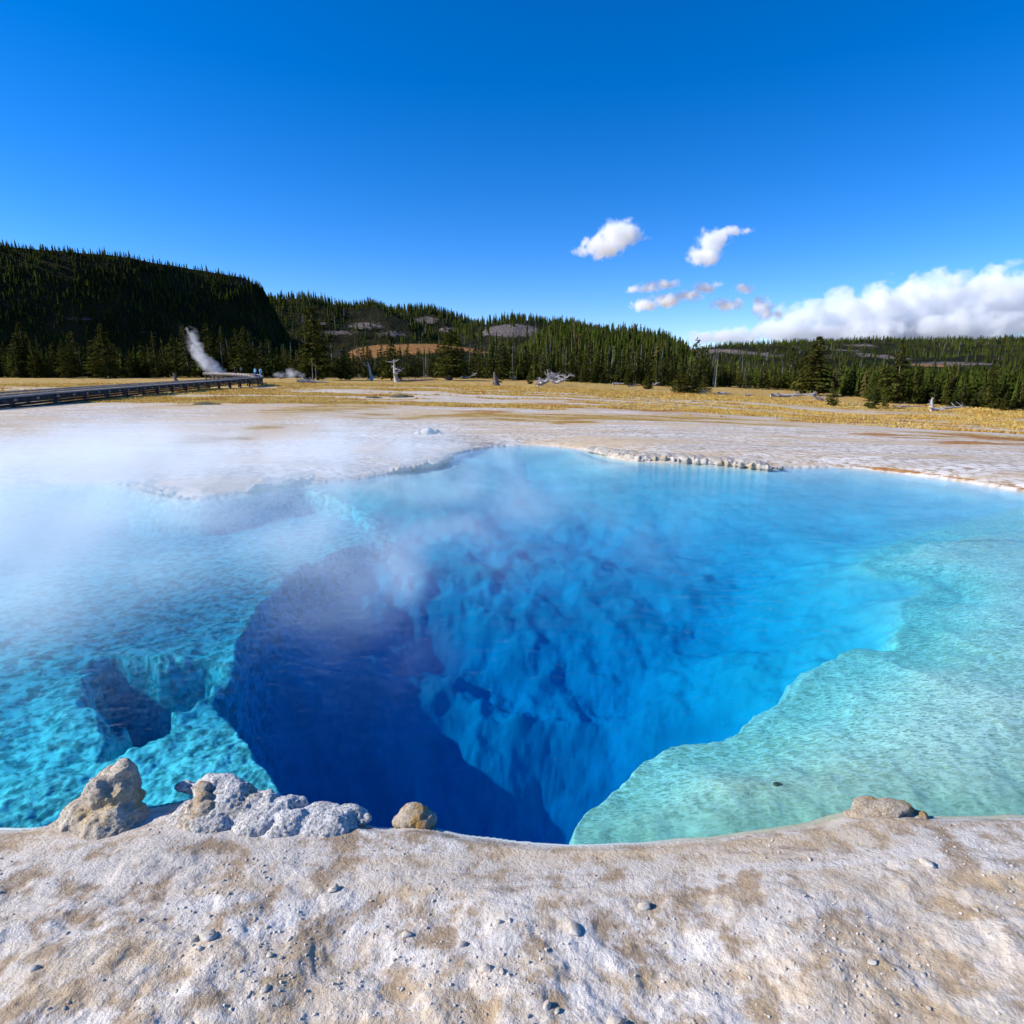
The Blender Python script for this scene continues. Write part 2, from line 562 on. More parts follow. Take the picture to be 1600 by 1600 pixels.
ground = mesh_obj('ground', gv, grid_faces(len(RAD), len(ANG), True), m_ground, smooth=True)
ground['kind'] = 'structure'
gd = ground.data
X, Y, Z = gv.T
Rr = np.hypot(X, Y)
with np.errstate(all='ignore'):
    dep = np.where(Y > 1, (EYE - land_z(X, Y)) / np.maximum(Rr, .1), 1)     # how low the meadow lies below the eye
    az = np.arctan2(X, Y)
veg_v = veg_field(X, Y)
attr(gd, 'veg', veg_v)
rv = np.zeros(len(X))


def patch(u, v, ru, rv_):
    """soft disc on the meadow seen about pixel u, v"""
    c = land_hit(u, v); a = land_hit(u + ru, v); b = land_hit(u, v - rv_)
    rx = abs(a[0] - c[0]); ry = abs(b[1] - c[1]) + .2
    return np.exp(-(((X - c[0]) / rx) ** 2 + ((Y - c[1]) / ry) ** 2))


for u, v, a, b in [(1400, 684, 75, 7), (1480, 692, 80, 6), (1560, 690, 80, 8), (1430, 650, 60, 7), (1500, 655, 60, 6), (870, 632, 60, 4), (640, 628, 40, 3), (1020, 640, 60, 5), (1280, 652, 60, 5), (760, 645, 80, 4)]:
    rv = np.maximum(rv, patch(u, v, a, b) * 0.82)
sdv = np.full(len(X), -99.0)
nearm = Rr < 40
sdv[nearm] = sdist(SHORE_S, X[nearm], Y[nearm])
rim_red = np.exp(-((sdv + 0.14) / 0.13) ** 2) * sstep(0.42, 0.60, az) * (Y > 8)
attr(gd, 'rust', np.maximum(rv, rim_red * 0.9))
for u, v, a, b in [(1480, 718, 50, 4), (500, 640, 160, 12), (330, 690, 120, 10), (640, 650, 100, 8), (1090, 655, 150, 5), (410, 672, 60, 6), (300, 632, 60, 4)]:
    veg_v = np.maximum(veg_v, veg_v * 0 + patch(u, v, a, b) * 0.62)
gd.attributes['veg'].data.foreach_set('value', veg_v.astype(np.float32))
attr(gd, 'under', sstep(0.012, -0.02, Z) * (sdv > -0.6))
attr(gd, 'sand', sstep(1.1, 0.0, sdv) * (Y < 6))
dLs = np.zeros(len(X)); dRs = np.zeros(len(X))
dLs[nearm] = sstep(-0.6, 0.0, sdist(LSH_S, X[nearm], Y[nearm]))
dRs[nearm] = sstep(-0.3, 0.05, sdist(RSH_S, X[nearm], Y[nearm]))
attr(gd, 'leftshelf', dLs)
attr(gd, 'rightshelf', dRs)

# ------------------------------------------------------------------ water
m_water, nt, out = new_mat('hot_spring_water')
g = NT(nt)
P = g.pos()
mp = g.node('ShaderNodeMapping'); mp.inputs['Scale'].default_value = (1.0, 1.7, 1.0); mp.inputs['Rotation'].default_value = (0, 0, 0.5)
nt.links.new(P, mp.inputs['Vector'])
h = g.math('ADD', g.math('MULTIPLY', g.noise(mp.outputs[0], 5.0, 3, 0.55, 0.6), 0.012), g.math('MULTIPLY', g.noise(mp.outputs[0], 18.0, 2, 0.5, 0.4), 0.004))
nrm = g.bump(h, 1.0, 1.0)
inc = g.node('ShaderNodeNewGeometry').outputs['Incoming']
cosi = g.math('ABSOLUTE', g.vmath('DOT_PRODUCT', nrm, inc))
fres_v = g.math('ADD', 0.02, g.math('MULTIPLY', 0.98, g.math('POWER', g.math('SUBTRACT', 1.0, cosi, clamp=True), 5.0)), clamp=True)
tr = g.node('ShaderNodeBsdfTransparent')
gl = g.node('ShaderNodeBsdfGlossy'); gl.inputs['Roughness'].default_value = 0.06
nt.links.new(nrm, gl.inputs['Normal'])
mx = g.node('ShaderNodeMixShader')
nt.links.new(fres_v, mx.inputs[0]); nt.links.new(tr.outputs[0], mx.inputs[1]); nt.links.new(gl.outputs[0], mx.inputs[2])
nt.links.new(mx.outputs[0], out.inputs['Surface'])
va = g.node('ShaderNodeVolumeAbsorption')
ABS = (1.25, 0.228, 0.071)
mxa = max(ABS) * 1.02
va.inputs['Color'].default_value = tuple(1 - a / mxa for a in ABS) + (1,)
va.inputs['Density'].default_value = mxa
vs = g.node('ShaderNodeVolumeScatter')
vs.inputs['Color'].default_value = (0.02, 0.26, 1.0, 1)
vs.inputs['Density'].default_value = 0.034
vs.inputs['Anisotropy'].default_value = 0.2
ad = g.node('ShaderNodeAddShader')
nt.links.new(va.outputs[0], ad.inputs[0]); nt.links.new(vs.outputs[0], ad.inputs[1])
nt.links.new(ad.outputs[0], out.inputs['Volume'])
# a closed body of water: the sheet reaches a hand's breadth under the banks, its underside lies below the basin floor
cen = SHORE_S.mean(0)
big = cen + (SHORE_S - cen) * 1.0
nrmv = np.roll(big, -1, 0) - np.roll(big, 1, 0)
nrmv = np.stack([nrmv[:, 1], -nrmv[:, 0]], 1); nrmv /= np.linalg.norm(nrmv, axis=1)[:, None] + 1e-9
area = 0.5 * np.sum(big[:, 0] * np.roll(big[:, 1], -1) - np.roll(big[:, 0], -1) * big[:, 1])
big = big + nrmv * (0.45 if area > 0 else -0.45)
bm = bmesh.new()
top = [bm.verts.new((x, y, 0)) for x, y in big]
botv = [bm.verts.new((x, y, -14)) for x, y in big]
ft = bm.faces.new(top)
bm.faces.new(list(reversed(botv)))
for i in range(len(top)):
    j = (i + 1) % len(top)
    bm.faces.new((top[j], top[i], botv[i], botv[j]))
bmesh.ops.recalc_face_normals(bm, faces=bm.faces)
bmesh.ops.triangulate(bm, faces=[f for f in bm.faces if len(f.verts) > 4], quad_method='BEAUTY', ngon_method='EAR_CLIP')
me = bpy.data.meshes.new('water'); bm.to_mesh(me); bm.free()
me.materials.append(m_water)
water = obj('water', me)
water['kind'] = 'structure'

# ------------------------------------------------------------------ hills
m_hill, nt, out = new_mat('hillside')
g = NT(nt)
P = g.pos()
rock = g.attr('rock')
n1 = g.noise(P, 0.035, 6, 0.65)
n2 = g.noise(P, 0.22, 6, 0.7)
rm = g.ramp(g.math('ADD', rock, g.math('MULTIPLY', g.math('SUBTRACT', n2, 0.5), 1.1)), 0.45, 0.6)
soil = g.mix(g.ramp(n1, 0.4, 0.65), (0.012, 0.015, 0.006), (0.036, 0.030, 0.013))
rk = g.mix(g.ramp(g.noise(P, 0.5, 6, 0.75), 0.35, 0.65), (0.07, 0.055, 0.052), (0.235, 0.19, 0.165))
tan = g.attr('tan')
base = g.mix(rm, soil, rk)
tm = g.ramp(g.math('ADD', tan, g.math('MULTIPLY', g.math('SUBTRACT', n2, 0.5), 0.8)), 0.45, 0.65)
base = g.mix(tm, base, g.mix(g.ramp(n2, 0.35, 0.65), (0.27, 0.115, 0.035), (0.34, 0.18, 0.06)))
nt.links.new(g.principled(base, 0.95, g.bump(g.noise(P, 0.12, 8, 0.7), 1.0, 5.0), 0.05), out.inputs[0])


def lerp_poly(pts, s):
    pts = np.asarray(pts, float)
    t = np.linspace(0, 1, len(pts))
    return np.stack([np.interp(s, t, pts[:, k]) for k in range(pts.shape[1])], 1)


HILLS = []


def hill(ridge, foot, label, ns=260, nt_=90, rocks=(), tans=(), bulge=1.0, rough=5.0, sink=4.0, seed=0, power=1.0):
    """ridge: (u, v, y) points on the skyline; foot: (u, y) points where the slope meets the meadow"""
    rp = np.array([at_y(u, v, y) for u, v, y in ridge])
    fp = np.array([[(u - 800) / F * y * 1.0 / math.cos(PITCH) * 0.985, y] for u, y in foot])
    s = np.linspace(0, 1, ns)
    Rp, Fp = lerp_poly(rp, s), lerp_poly(fp, s)
    fz = land_z(Fp[:, 0], Fp[:, 1]) - 1.5
    t = np.concatenate([np.linspace(-0.12, 1, nt_), np.linspace(1, 1.9, 30)[1:]])
    T = t[:, None]
    x = Fp[None, :, 0] + (Rp[:, 0] - Fp[:, 0])[None] * T
    y = Fp[None, :, 1] + (Rp[:, 1] - Fp[:, 1])[None] * T
    tc = np.clip(T, 0, 1)
    prof = (1 - (1 - tc) ** bulge) ** power
    prof = np.where(T < 0, T * 0.6, np.where(T > 1, 1 - (T - 1) ** 1.6 * 0.75, prof))
    H = Rp[:, 2] - fz - sink
    z = fz[None] + H[None] * prof
    z = z + (fbm2(x / 45, y / 45, 5, 200 + seed, 0.55)) * rough * 2 * np.clip(tc * 2.5, 0, 1) * (1 - 0.75 * np.clip((tc - 0.8) / 0.2, 0, 1))
    v = np.stack([x.ravel(), y.ravel(), z.ravel()], 1)
    o = mesh_obj('hill', v, grid_faces(len(t), ns), m_hill, smooth=True)
    o['kind'] = 'structure'
    o['label'] = label
    # where rock and tan clearings show: given about the point of the slope seen at (u, v)
    d = v - np.array([0, 0, EYE])
    fwd = d[:, 1] * math.cos(PITCH) - d[:, 2] * math.sin(PITCH)
    pu = 800 + F * d[:, 0] / np.maximum(fwd, 1)
    pv = 800 - F * (d[:, 1] * math.sin(PITCH) + d[:, 2] * math.cos(PITCH)) / np.maximum(fwd, 1)
    ra = np.zeros(len(v)); ta = np.zeros(len(v))
    for (cu, cv, a, b, w) in rocks:
        k = np.argmin((pu - cu) ** 2 + (pv - cv) ** 2 + (np.repeat(t, ns) > 1) * 1e6)
        c = v[k]; sc_ = c[1] / F
        ra = np.maximum(ra, w * np.exp(-(((v[:, 0] - c[0]) / (a * sc_)) ** 2 + ((v[:, 2] - c[2]) / (b * sc_)) ** 2)))
    for (cu, cv, a, b, w) in tans:
        k = np.argmin((pu - cu) ** 2 + (pv - cv) ** 2 + (np.repeat(t, ns) > 1) * 1e6)
        c = v[k]; sc_ = c[1] / F
        ta = np.maximum(ta, w * np.exp(-(((v[:, 0] - c[0]) / (a * sc_)) ** 2 + ((v[:, 2] - c[2]) / (b * sc_)) ** 2)))
    attr(o.data, 'rock', ra); attr(o.data, 'tan', ta)
    HILLS.append(dict(v=v.reshape(len(t), ns, 3), t=t, rock=ra.reshape(len(t), ns), tan=ta.reshape(len(t), ns)))
    return o


hill([(-900, 372, 380), (-420, 372, 420), (-100, 378, 440), (0, 382, 455), (100, 391, 470), (200, 400, 490), (300, 418, 520), (380, 431, 545), (408, 448, 560), (425, 490, 570), (450, 550, 585)],
     [(-840, 330), (-370, 362), (-50, 380), (50, 394), (150, 410), (252, 430), (360, 460), (440, 486), (466, 505), (484, 522), (505, 545)],
     'dark forested mesa', rocks=[(130, 500, 40, 6, .55), (230, 520, 30, 4, .5), (395, 440, 10, 14, .5)], bulge=1.5, rough=6, sink=1.0, seed=1)
hill([(340, 470, 690), (415, 462, 700), (480, 460, 720), (530, 472, 730), (575, 468, 740), (600, 478, 745), (640, 500, 750), (700, 525, 760), (760, 560, 770)],
     [(420, 540), (490, 550), (550, 560), (600, 565), (650, 575), (690, 580), (730, 590), (780, 600), (830, 610)],
     'dark wooded hill', rocks=[(570, 508, 40, 10, .72), (530, 520, 45, 6, .66), (610, 522, 36, 7, .66), (500, 505, 16, 6, .6)], bulge=1.5, seed=2)
hill([(560, 490, 900), (610, 482, 900), (665, 478, 910), (700, 488, 920), (740, 503, 930), (790, 530, 940), (840, 560, 950)],
     [(640, 690), (690, 700), (740, 710), (770, 720), (800, 730), (840, 740), (890, 750)],
     'wooded hill behind the dark one', rocks=[(665, 500, 22, 9, .9), (640, 520, 40, 8, .8), (700, 515, 26, 8, .7)], bulge=1.5, seed=3)
hill([(680, 540, 780), (720, 512, 780), (745, 505, 780), (800, 496, 790), (850, 501, 800), (890, 502, 810), (930, 512, 820), (980, 540, 830)],
     [(690, 380), (730, 380), (770, 380), (810, 385), (850, 385), (890, 390), (930, 395), (980, 400)],
     'rocky topped hill', rocks=[(795, 514, 62, 17, 1.0), (850, 520, 30, 8, .7), (760, 520, 25, 9, .8), (650, 530, 40, 8, .6)], bulge=1.5, seed=4)
hill([(780, 570, 560), (840, 520, 560), (870, 505, 560), (920, 512, 560), (980, 512, 560), (1040, 520, 555), (1070, 535, 550), (1090, 552, 545), (1130, 585, 535), (1180, 620, 525)],
     [(780, 260), (840, 240), (880, 230), (920, 225), (970, 220), (1020, 220), (1060, 225), (1100, 235), (1150, 250), (1200, 260)],
     'green forested hill', sink=9.0, rocks=[(1015, 530, 20, 6, .75), (1000, 552, 16, 5, .7), (890, 528, 12, 4, .6), (970, 520, 20, 4, .6), (1030, 545, 12, 4, .6)], bulge=1.6, seed=5)
hill([(1000, 560, 1250), (1080, 545, 1250), (1130, 538, 1250), (1200, 535, 1250), (1270, 531, 1250), (1350, 530, 1260), (1500, 529, 1280), (1700, 527, 1300), (1950, 524, 1320)],
     [(1020, 560), (1100, 550), (1150, 545), (1200, 540), (1270, 535), (1350, 530), (1500, 520), (1700, 510), (1900, 500)],
     'long wooded ridge with pale rock', rocks=[(1120, 550, 40, 10, .8), (1180, 552, 40, 9, .8), (1310, 545, 30, 6, .85), (1380, 556, 30, 8, .95), (1350, 540, 30, 5, .7), (1230, 545, 20, 5, .6), (1480, 568, 60, 4, .9), (1440, 570, 30, 4, .8)],
     tans=[(1460, 570, 50, 4, .7)], bulge=1.3, seed=6, rough=8)
hill([(400, 572, 430), (480, 556, 430), (530, 546, 430), (560, 540, 430), (610, 536, 430), (680, 537, 430), (740, 544, 430), (790, 556, 430), (860, 574, 430)],
     [(420, 300), (480, 300), (530, 300), (570, 300), (610, 300), (680, 300), (730, 300), (780, 300), (830, 300)],
     'low tan mound', ns=140, nt_=50, tans=[(585, 548, 45, 14, 1.2), (640, 545, 60, 12, 1.2), (690, 542, 50, 9, 1.1), (750, 548, 30, 7, .9)], bulge=1.4, rough=1.0, sink=0.3, seed=7)

# ------------------------------------------------------------------ trees
def leaf_mat(name, dark, light, scale, tint=False):
    m, nt, out = new_mat(name)
    g = NT(nt)
    P = g.pos()
    oi = g.node('ShaderNodeObjectInfo').outputs['Random']
    f = g.ramp(g.math('ADD', g.noise(P, scale, 3, 0.6), g.math('MULTIPLY', g.math('SUBTRACT', g.attr('tint'), .5), .5)) if tint else g.noise(P, scale, 3, 0.6), 0.3, 0.7)
    c = g.mix(f, dark, light)
    if tint:
        c = g.mix(g.ramp(g.noise(P, .013, 4, .6), .48, .62, 0.0, .7), c, (.085, .125, .02))
        c = g.mix(g.ramp(g.attr('tint'), .86, .92), c, (.085, .062, .028))
    c = g.mix(g.math('MULTIPLY', oi, 0.35), c, (light[0] * 1.1, light[1] * 0.8, light[2] * 0.6))
    d = g.node('ShaderNodeBsdfDiffuse'); nt.links.new(c, d.inputs[0])
    t = g.node('ShaderNodeBsdfTranslucent'); nt.links.new(c, t.inputs[0])
    mx = g.node('ShaderNodeMixShader'); mx.inputs[0].default_value = 0.2
    nt.links.new(d.outputs[0], mx.inputs[1]); nt.links.new(t.outputs[0], mx.inputs[2])
    nt.links.new(mx.outputs[0], out.inputs[0])
    return m


m_leaf = leaf_mat('pine_needles', (0.022, 0.036, 0.008), (0.095, 0.098, 0.020), 0.45)
m_forest = leaf_mat('forest_needles', (0.008, 0.020, 0.005), (0.058, 0.084, 0.014), 0.06, True)
m_trunk = simple_mat('pine_bark', (0.10, 0.075, 0.055), (0.19, 0.16, 0.13), 4, 0.95, 0.02)
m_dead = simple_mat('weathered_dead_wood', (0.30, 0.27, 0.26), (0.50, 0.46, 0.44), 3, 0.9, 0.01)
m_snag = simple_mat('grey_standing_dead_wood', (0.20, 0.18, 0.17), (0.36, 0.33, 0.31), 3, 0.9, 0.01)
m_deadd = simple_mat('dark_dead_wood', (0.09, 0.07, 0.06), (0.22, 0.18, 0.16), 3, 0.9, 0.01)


def conifer(seed, levels=22, per=7, leaves=9, rad=0.2, start=0.08, size=0.035, blunt=0.8, gap=0.12, droop=0.35):
    r = np.random.default_rng(seed)
    mb_v, mb_f = [], []
    n = 0
    lean = r.normal(0, 0.012, 2)
    lob = r.uniform(0, 6.28, 3)
    for i in range(levels):
        t = (i + r.uniform(-.3, .3)) / (levels - 1)
        t = min(max(t, 0), 1)
        h = start + (1 - start) * t
        R0 = rad * max((1 - t) ** blunt, 0.03) * (0.62 + 0.38 * math.sin(min(1, t * 5 + .25) * 1.57))
        nb = max(3, int(per * (1 - 0.55 * t)))
        for b in range(nb):
            if r.random() < gap:
                continue
            a = r.uniform(0, 6.283)
            rb = R0 * r.uniform(0.55, 1.18) * (1 + 0.22 * math.sin(2 * a + lob[0] + 5 * t) + 0.15 * math.sin(3 * a + lob[1] - 9 * t))
            dirv = np.array([math.cos(a), math.sin(a), 0])
            per_ = np.array([-math.sin(a), math.cos(a), 0])
            dr = droop * r.uniform(0.4, 1.4)
            for k in range(leaves):
                s = r.random() ** 0.55
                p = dirv * rb * s + np.array([lean[0] * t, lean[1] * t, h + 0.25 * rb * s - dr * rb * s * s]) + r.normal(0, 0.006, 3)
                p = p + per_ * r.normal(0, 0.16) * rb * (1 - 0.4 * s)
                sz = size * r.uniform(0.6, 1.3) * (0.7 + 0.5 * (1 - t))
                dv = dirv * r.uniform(0.4, 1) + per_ * r.normal(0, .5) + np.array([0, 0, r.normal(-.1, .35)])
                pv_ = per_ * r.uniform(0.4, 1) + np.array([0, 0, r.normal(0, .35)])
                mb_v += [p + dv * sz, p + pv_ * sz * .55, p - pv_ * sz * .55, p - dv * sz * .6]
                mb_f += [(n, n + 1, n + 2), (n + 3, n + 2, n + 1)]
                n += 4
    for k in range(6):
        a = r.uniform(0, 6.28)
        p = np.array([lean[0] + r.normal(0, .004), lean[1] + r.normal(0, .004), 0.97 + 0.02 * k / 3])
        mb_v += [p + (0, 0, .03), p + (math.cos(a) * .008, math.sin(a) * .008, 0), p - (math.cos(a) * .008, math.sin(a) * .008, 0)]
        mb_f += [(n, n + 1, n + 2)]
        n += 3
    return np.array(mb_v), np.array(mb_f), lean


def trunk_arr(seed, lean, r0=0.016, top=0.96, stubs=0):
    r = np.random.default_rng(seed + 999)
    mb = MB()
    zs = np.linspace(-0.02, top, 7)
    mb.tube(np.stack([lean[0] * zs + r.normal(0, .003, 7), lean[1] * zs + r.normal(0, .003, 7), zs], 1), r0 * (1 - zs * 0.85) + .001, 7)
    for k in range(stubs):
        h = r.uniform(0.15, .9); a = r.uniform(0, 6.28); L = r.uniform(.04, .12) * (1.1 - h)
        mb.tube([(0, 0, h), (math.cos(a) * L, math.sin(a) * L, h - r.uniform(-.02, .04))], [0.004, .0012], 4)
    return mb


SHAPES = {}
for nm, kw, n in [('spire', dict(levels=26, per=8, leaves=9, rad=0.17, start=0.06, size=0.034, blunt=0.85), 4),
                  ('full', dict(levels=28, per=11, leaves=12, rad=0.27, start=0.05, size=0.038, blunt=0.7, gap=.1), 3),
                  ('dense', dict(levels=30, per=15, leaves=16, rad=0.45, start=0.10, size=0.040, blunt=0.5, gap=.1, droop=.3), 2),
                  ('bushy', dict(levels=18, per=15, leaves=14, rad=0.62, start=0.0, size=0.06, blunt=0.55, gap=.08, droop=.2), 3),
                  ('ragged', dict(levels=26, per=8, leaves=10, rad=0.24, start=0.22, size=0.040, blunt=0.45, gap=.28, droop=.5), 3)]:
    SHAPES[nm] = []
    for k in range(n):
        v, f, lean = conifer(100 + len(nm) * 31 + k, **kw)
        cm = mesh_obj('crown', v, f, m_leaf, link=False)
        tm_ = trunk_arr(k, lean, 0.016 if nm != 'bushy' else 0.03).build('trunk', m_trunk, smooth=True, link=False)
        SHAPES[nm].append((cm, tm_))


def place_tree(name, shape, k, loc, height, label, group=None, cat='tree', rz=None, width=1.0):
    cm, tm_ = SHAPES[shape][k % len(SHAPES[shape])]
    t = thing(name, label, cat, loc, random.uniform(0, 6.28) if rz is None else rz, group)
    t.scale = (height * width, height * width, height)
    obj('crown', cm, t)
    obj('trunk', tm_, t)
    return t


def tree_px(name, shape, k, u, vb, vt, label, group=None, cat='tree', width=1.0, y=None):
    p = land_hit(u, vb) if y is None else at_y(u, vb, y)
    if y is not None:
        p[2] = float(land_z(p[:1], p[1:2])[0])
    topp = at_y(u, vt, p[1])
    return place_tree(name, shape, k, (p[0], p[1], p[2] - .05), topp[2] - p[2], label, group, cat, None, width)


# trees one can point at, standing out on or beside the meadow
tree_px('pine_tree', 'full', 2, 497, 594, 482, 'tallest ragged dark pine of the meadow edge, above pale dead trunks on the meadow', width=1.25)
tree_px('pine_tree', 'full', 1, 482, 594, 530, 'short full pine at the foot of the tall ragged pine')
tree_px('fir_tree', 'dense', 0, 706, 594, 516, 'broad dark round-topped fir with the widest crown on the meadow edge', width=1.05)
tree_px('pine_tree', 'full', 0, 786, 594, 536, 'mid-sized pine next to the broad round-topped fir', width=1.2)
tree_px('pine_tree', 'full', 2, 612, 594, 520, 'slim pine in front of the tan mound, tallest there')
tree_px('pine_tree', 'full', 0, 540, 594, 543, 'short bushy pine in front of the tan mound beside the tall ragged pine', width=1.2)
tree_px('fir_tree', 'full', 2, 1272, 617, 527, 'tall dark fir rising above the far ridge, brown lit on one side', width=1.6)
tree_px('fir_tree', 'full', 1, 1400, 630, 540, 'tall fir in the dense stand behind the long fallen log', width=1.15)
tree_px('fir_tree', 'full', 0, 1378, 628, 562, 'lower fir next to the tall fir behind the long fallen log', width=1.2)
tree_px('shrub', 'bushy', 0, 1300, 634, 606, 'small round green shrub beside a grey stump at the foot of the tall dark fir', cat='shrub', width=.75)
tree_px('young_fir', 'bushy', 1, 1362, 638, 596, 'dark young fir standing in front of the dense stand, touching the golden grass', cat='tree', width=.6)
tree_px('young_fir', 'bushy', 2, 1382, 636, 616, 'low olive young fir leaning against the dark young fir', cat='tree', width=.6)
tree_px('young_fir', 'bushy', 0, 1012, 608, 582, 'small young fir with pale dead branches at its foot', cat='tree', width=.7)
for k, (u, vb, vt, w, lb) in enumerate([(1062, 614, 578, .75, 'low dark spreading fir on the golden grass, nearest of its clump'),
                                       (1080, 614, 570, .75, 'tallest of the clump of low spreading firs on the golden grass'),
                                       (1098, 613, 584, .8, 'outermost low fir of the spreading clump, above pale fallen twigs')]):
    tree_px('young_fir', 'bushy', k, u, vb, vt, lb, 'low spreading firs on the golden grass', 'tree', w)
tree_px('young_fir', 'bushy', 1, 828, 600, 578, 'small green fir standing against the grey tangle of dead branches', cat='tree', width=.55)

# the front rank of the forest: each tree a thing of its own
EDGE = [(-120, 590), (60, 591), (200, 591), (330, 590), (430, 590.5), (520, 591), (640, 591), (760, 592), (830, 595), (900, 598), (960, 601), (1030, 604), (1100, 606), (1160, 607), (1220, 610), (1290, 616), (1340, 624), (1420, 632), (1500, 637), (1620, 646), (1720, 652)]
EU, EV = np.array(EDGE, float).T
EDGE_XY = np.array([land_hit(u, v)[:2] for u, v in EDGE])
zones = [(-130, 440, 78, 'dark pine in the shaded forest edge behind the boardwalk', 'forest edge trees behind the boardwalk', (40, 68)),
         (440, 830, 74, 'dark green pine in the forest edge below the tan mound', 'forest edge trees below the tan mound', (30, 52)),
         (830, 1110, 62, 'green pine in the forest edge below the rounded forested hill', 'forest edge trees below the rounded hill', (20, 56)),
         (1110, 1720, 84, 'olive green pine in the forest edge below the long ridge with pale rock', 'forest edge trees below the long ridge', (20, 58))]
shape_cycle = ['spire', 'full', 'spire', 'ragged', 'full', 'spire']
for (ua, ub, cnt, lab, grp, (h0, h1)) in zones:
    for k in range(cnt):
        u = ua + (ub - ua) * (k + random.uniform(0.1, .9)) / cnt
        vb = float(np.interp(u, EU, EV))
        p = land_hit(u, vb)
        push = 1 + abs(random.gauss(0, 0.09))
        p = p * np.array([push, push, 1]); p[2] = float(land_z(p[:1], p[1:2])[0])
        hpx = random.uniform(h0, h1) * (0.75 + 0.5 * random.random())
        H = hpx / F * p[1]
        place_tree('pine_tree', random.choice(shape_cycle), k, (p[0], p[1], p[2] - .05), H, lab, grp, width=random.uniform(.85, 1.25))

# the forest behind: one continuous mass of thousands of trees
def skirt_tree(seed, tiers, rad, blunt, start):
    r = np.random.default_rng(seed)
    v, f = [], []
    lean = r.normal(0, .01, 2)
    for i in range(tiers):
        t = i / (tiers - 1)
        zt = start + (1 - start) * min(1, t * 0.92 + 0.16)
        R0 = rad * max(1 - t, 0.05) ** blunt * r.uniform(.75, 1.2) * (0.75 if i == 0 else 1)
        zb = zt - (1 - start) * (0.17 + .1 * (1 - t)) 
        b = len(v)
        v.append((lean[0] * t + r.normal(0, .008), lean[1] * t + r.normal(0, .008), zt))
        n = 10
        ph = r.uniform(0, 6.28)
        for k in range(n):
            a = ph + k * 6.283 / n
            rr = R0 * (r.uniform(.85, 1.3) if k % 2 else r.uniform(.3, .65))
            v.append((math.cos(a) * rr, math.sin(a) * rr, zb + (0.05 * (k % 2 == 0)) + r.normal(0, .014)))
        for k in range(n):
            f.append((b, b + 1 + k, b + 1 + (k + 1) % n))
    b = len(v)
    for k in range(4):
        a = k * 1.5708
        v.append((math.cos(a) * .022, math.sin(a) * .022, -0.04))
        v.append((math.cos(a) * .012, math.sin(a) * .012, 0.6))
    for k in range(4):
        i0, i1 = b + 2 * k, b + 2 * ((k + 1) % 4)
        f += [(i0, i1, i1 + 1), (i0, i1 + 1, i0 + 1)]
    return np.array(v, np.float32), np.array(f)


FT = [skirt_tree(500 + k, [9, 8, 8, 10, 7, 9, 8, 9][k], [.13, .15, .17, .11, .16, .14, .19, .12][k], [.8, .75, .65, .9, .6, .8, .5, .7][k], [.08, .15, .05, .2, .3, .1, .05, .25][k]) for k in range(8)]


def forest_mesh(name, pts, hts, label):
    vs, fs, n, tin = [], [], 0, []
    pts = np.asarray(pts); hts = np.asarray(hts)
    kind = rng.integers(0, len(FT), len(pts))
    for k, (tv, tf) in enumerate(FT):
        idx = np.where(kind == k)[0]
        if not len(idx):
            continue
        a = rng.uniform(0, 6.28, len(idx))
        w = rng.uniform(.8, 1.35, len(idx))
        ca, sa = np.cos(a) * hts[idx] * w, np.sin(a) * hts[idx] * w
        v = np.empty((len(idx), len(tv), 3), np.float32)
        v[:, :, 0] = tv[None, :, 0] * ca[:, None] - tv[None, :, 1] * sa[:, None] + pts[idx, 0][:, None]
        v[:, :, 1] = tv[None, :, 0] * sa[:, None] + tv[None, :, 1] * ca[:, None] + pts[idx, 1][:, None]
        v[:, :, 2] = tv[None, :, 2] * hts[idx][:, None] + pts[idx, 2][:, None]
        f = (tf[None] + (np.arange(len(idx)) * len(tv))[:, None, None] + n).reshape(-1, 3)
        tin.append(np.repeat(rng.random(len(idx)), len(tv)))
        vs.append(v.reshape(-1, 3)); fs.append(f); n += v.shape[0] * v.shape[1]
    o = mesh_obj(name, np.concatenate(vs), np.concatenate(fs), m_forest)
    attr(o.data, 'tint', np.concatenate(tin))
    o['kind'] = 'stuff'
    o['label'] = label
    return o


FP, FH = [], []
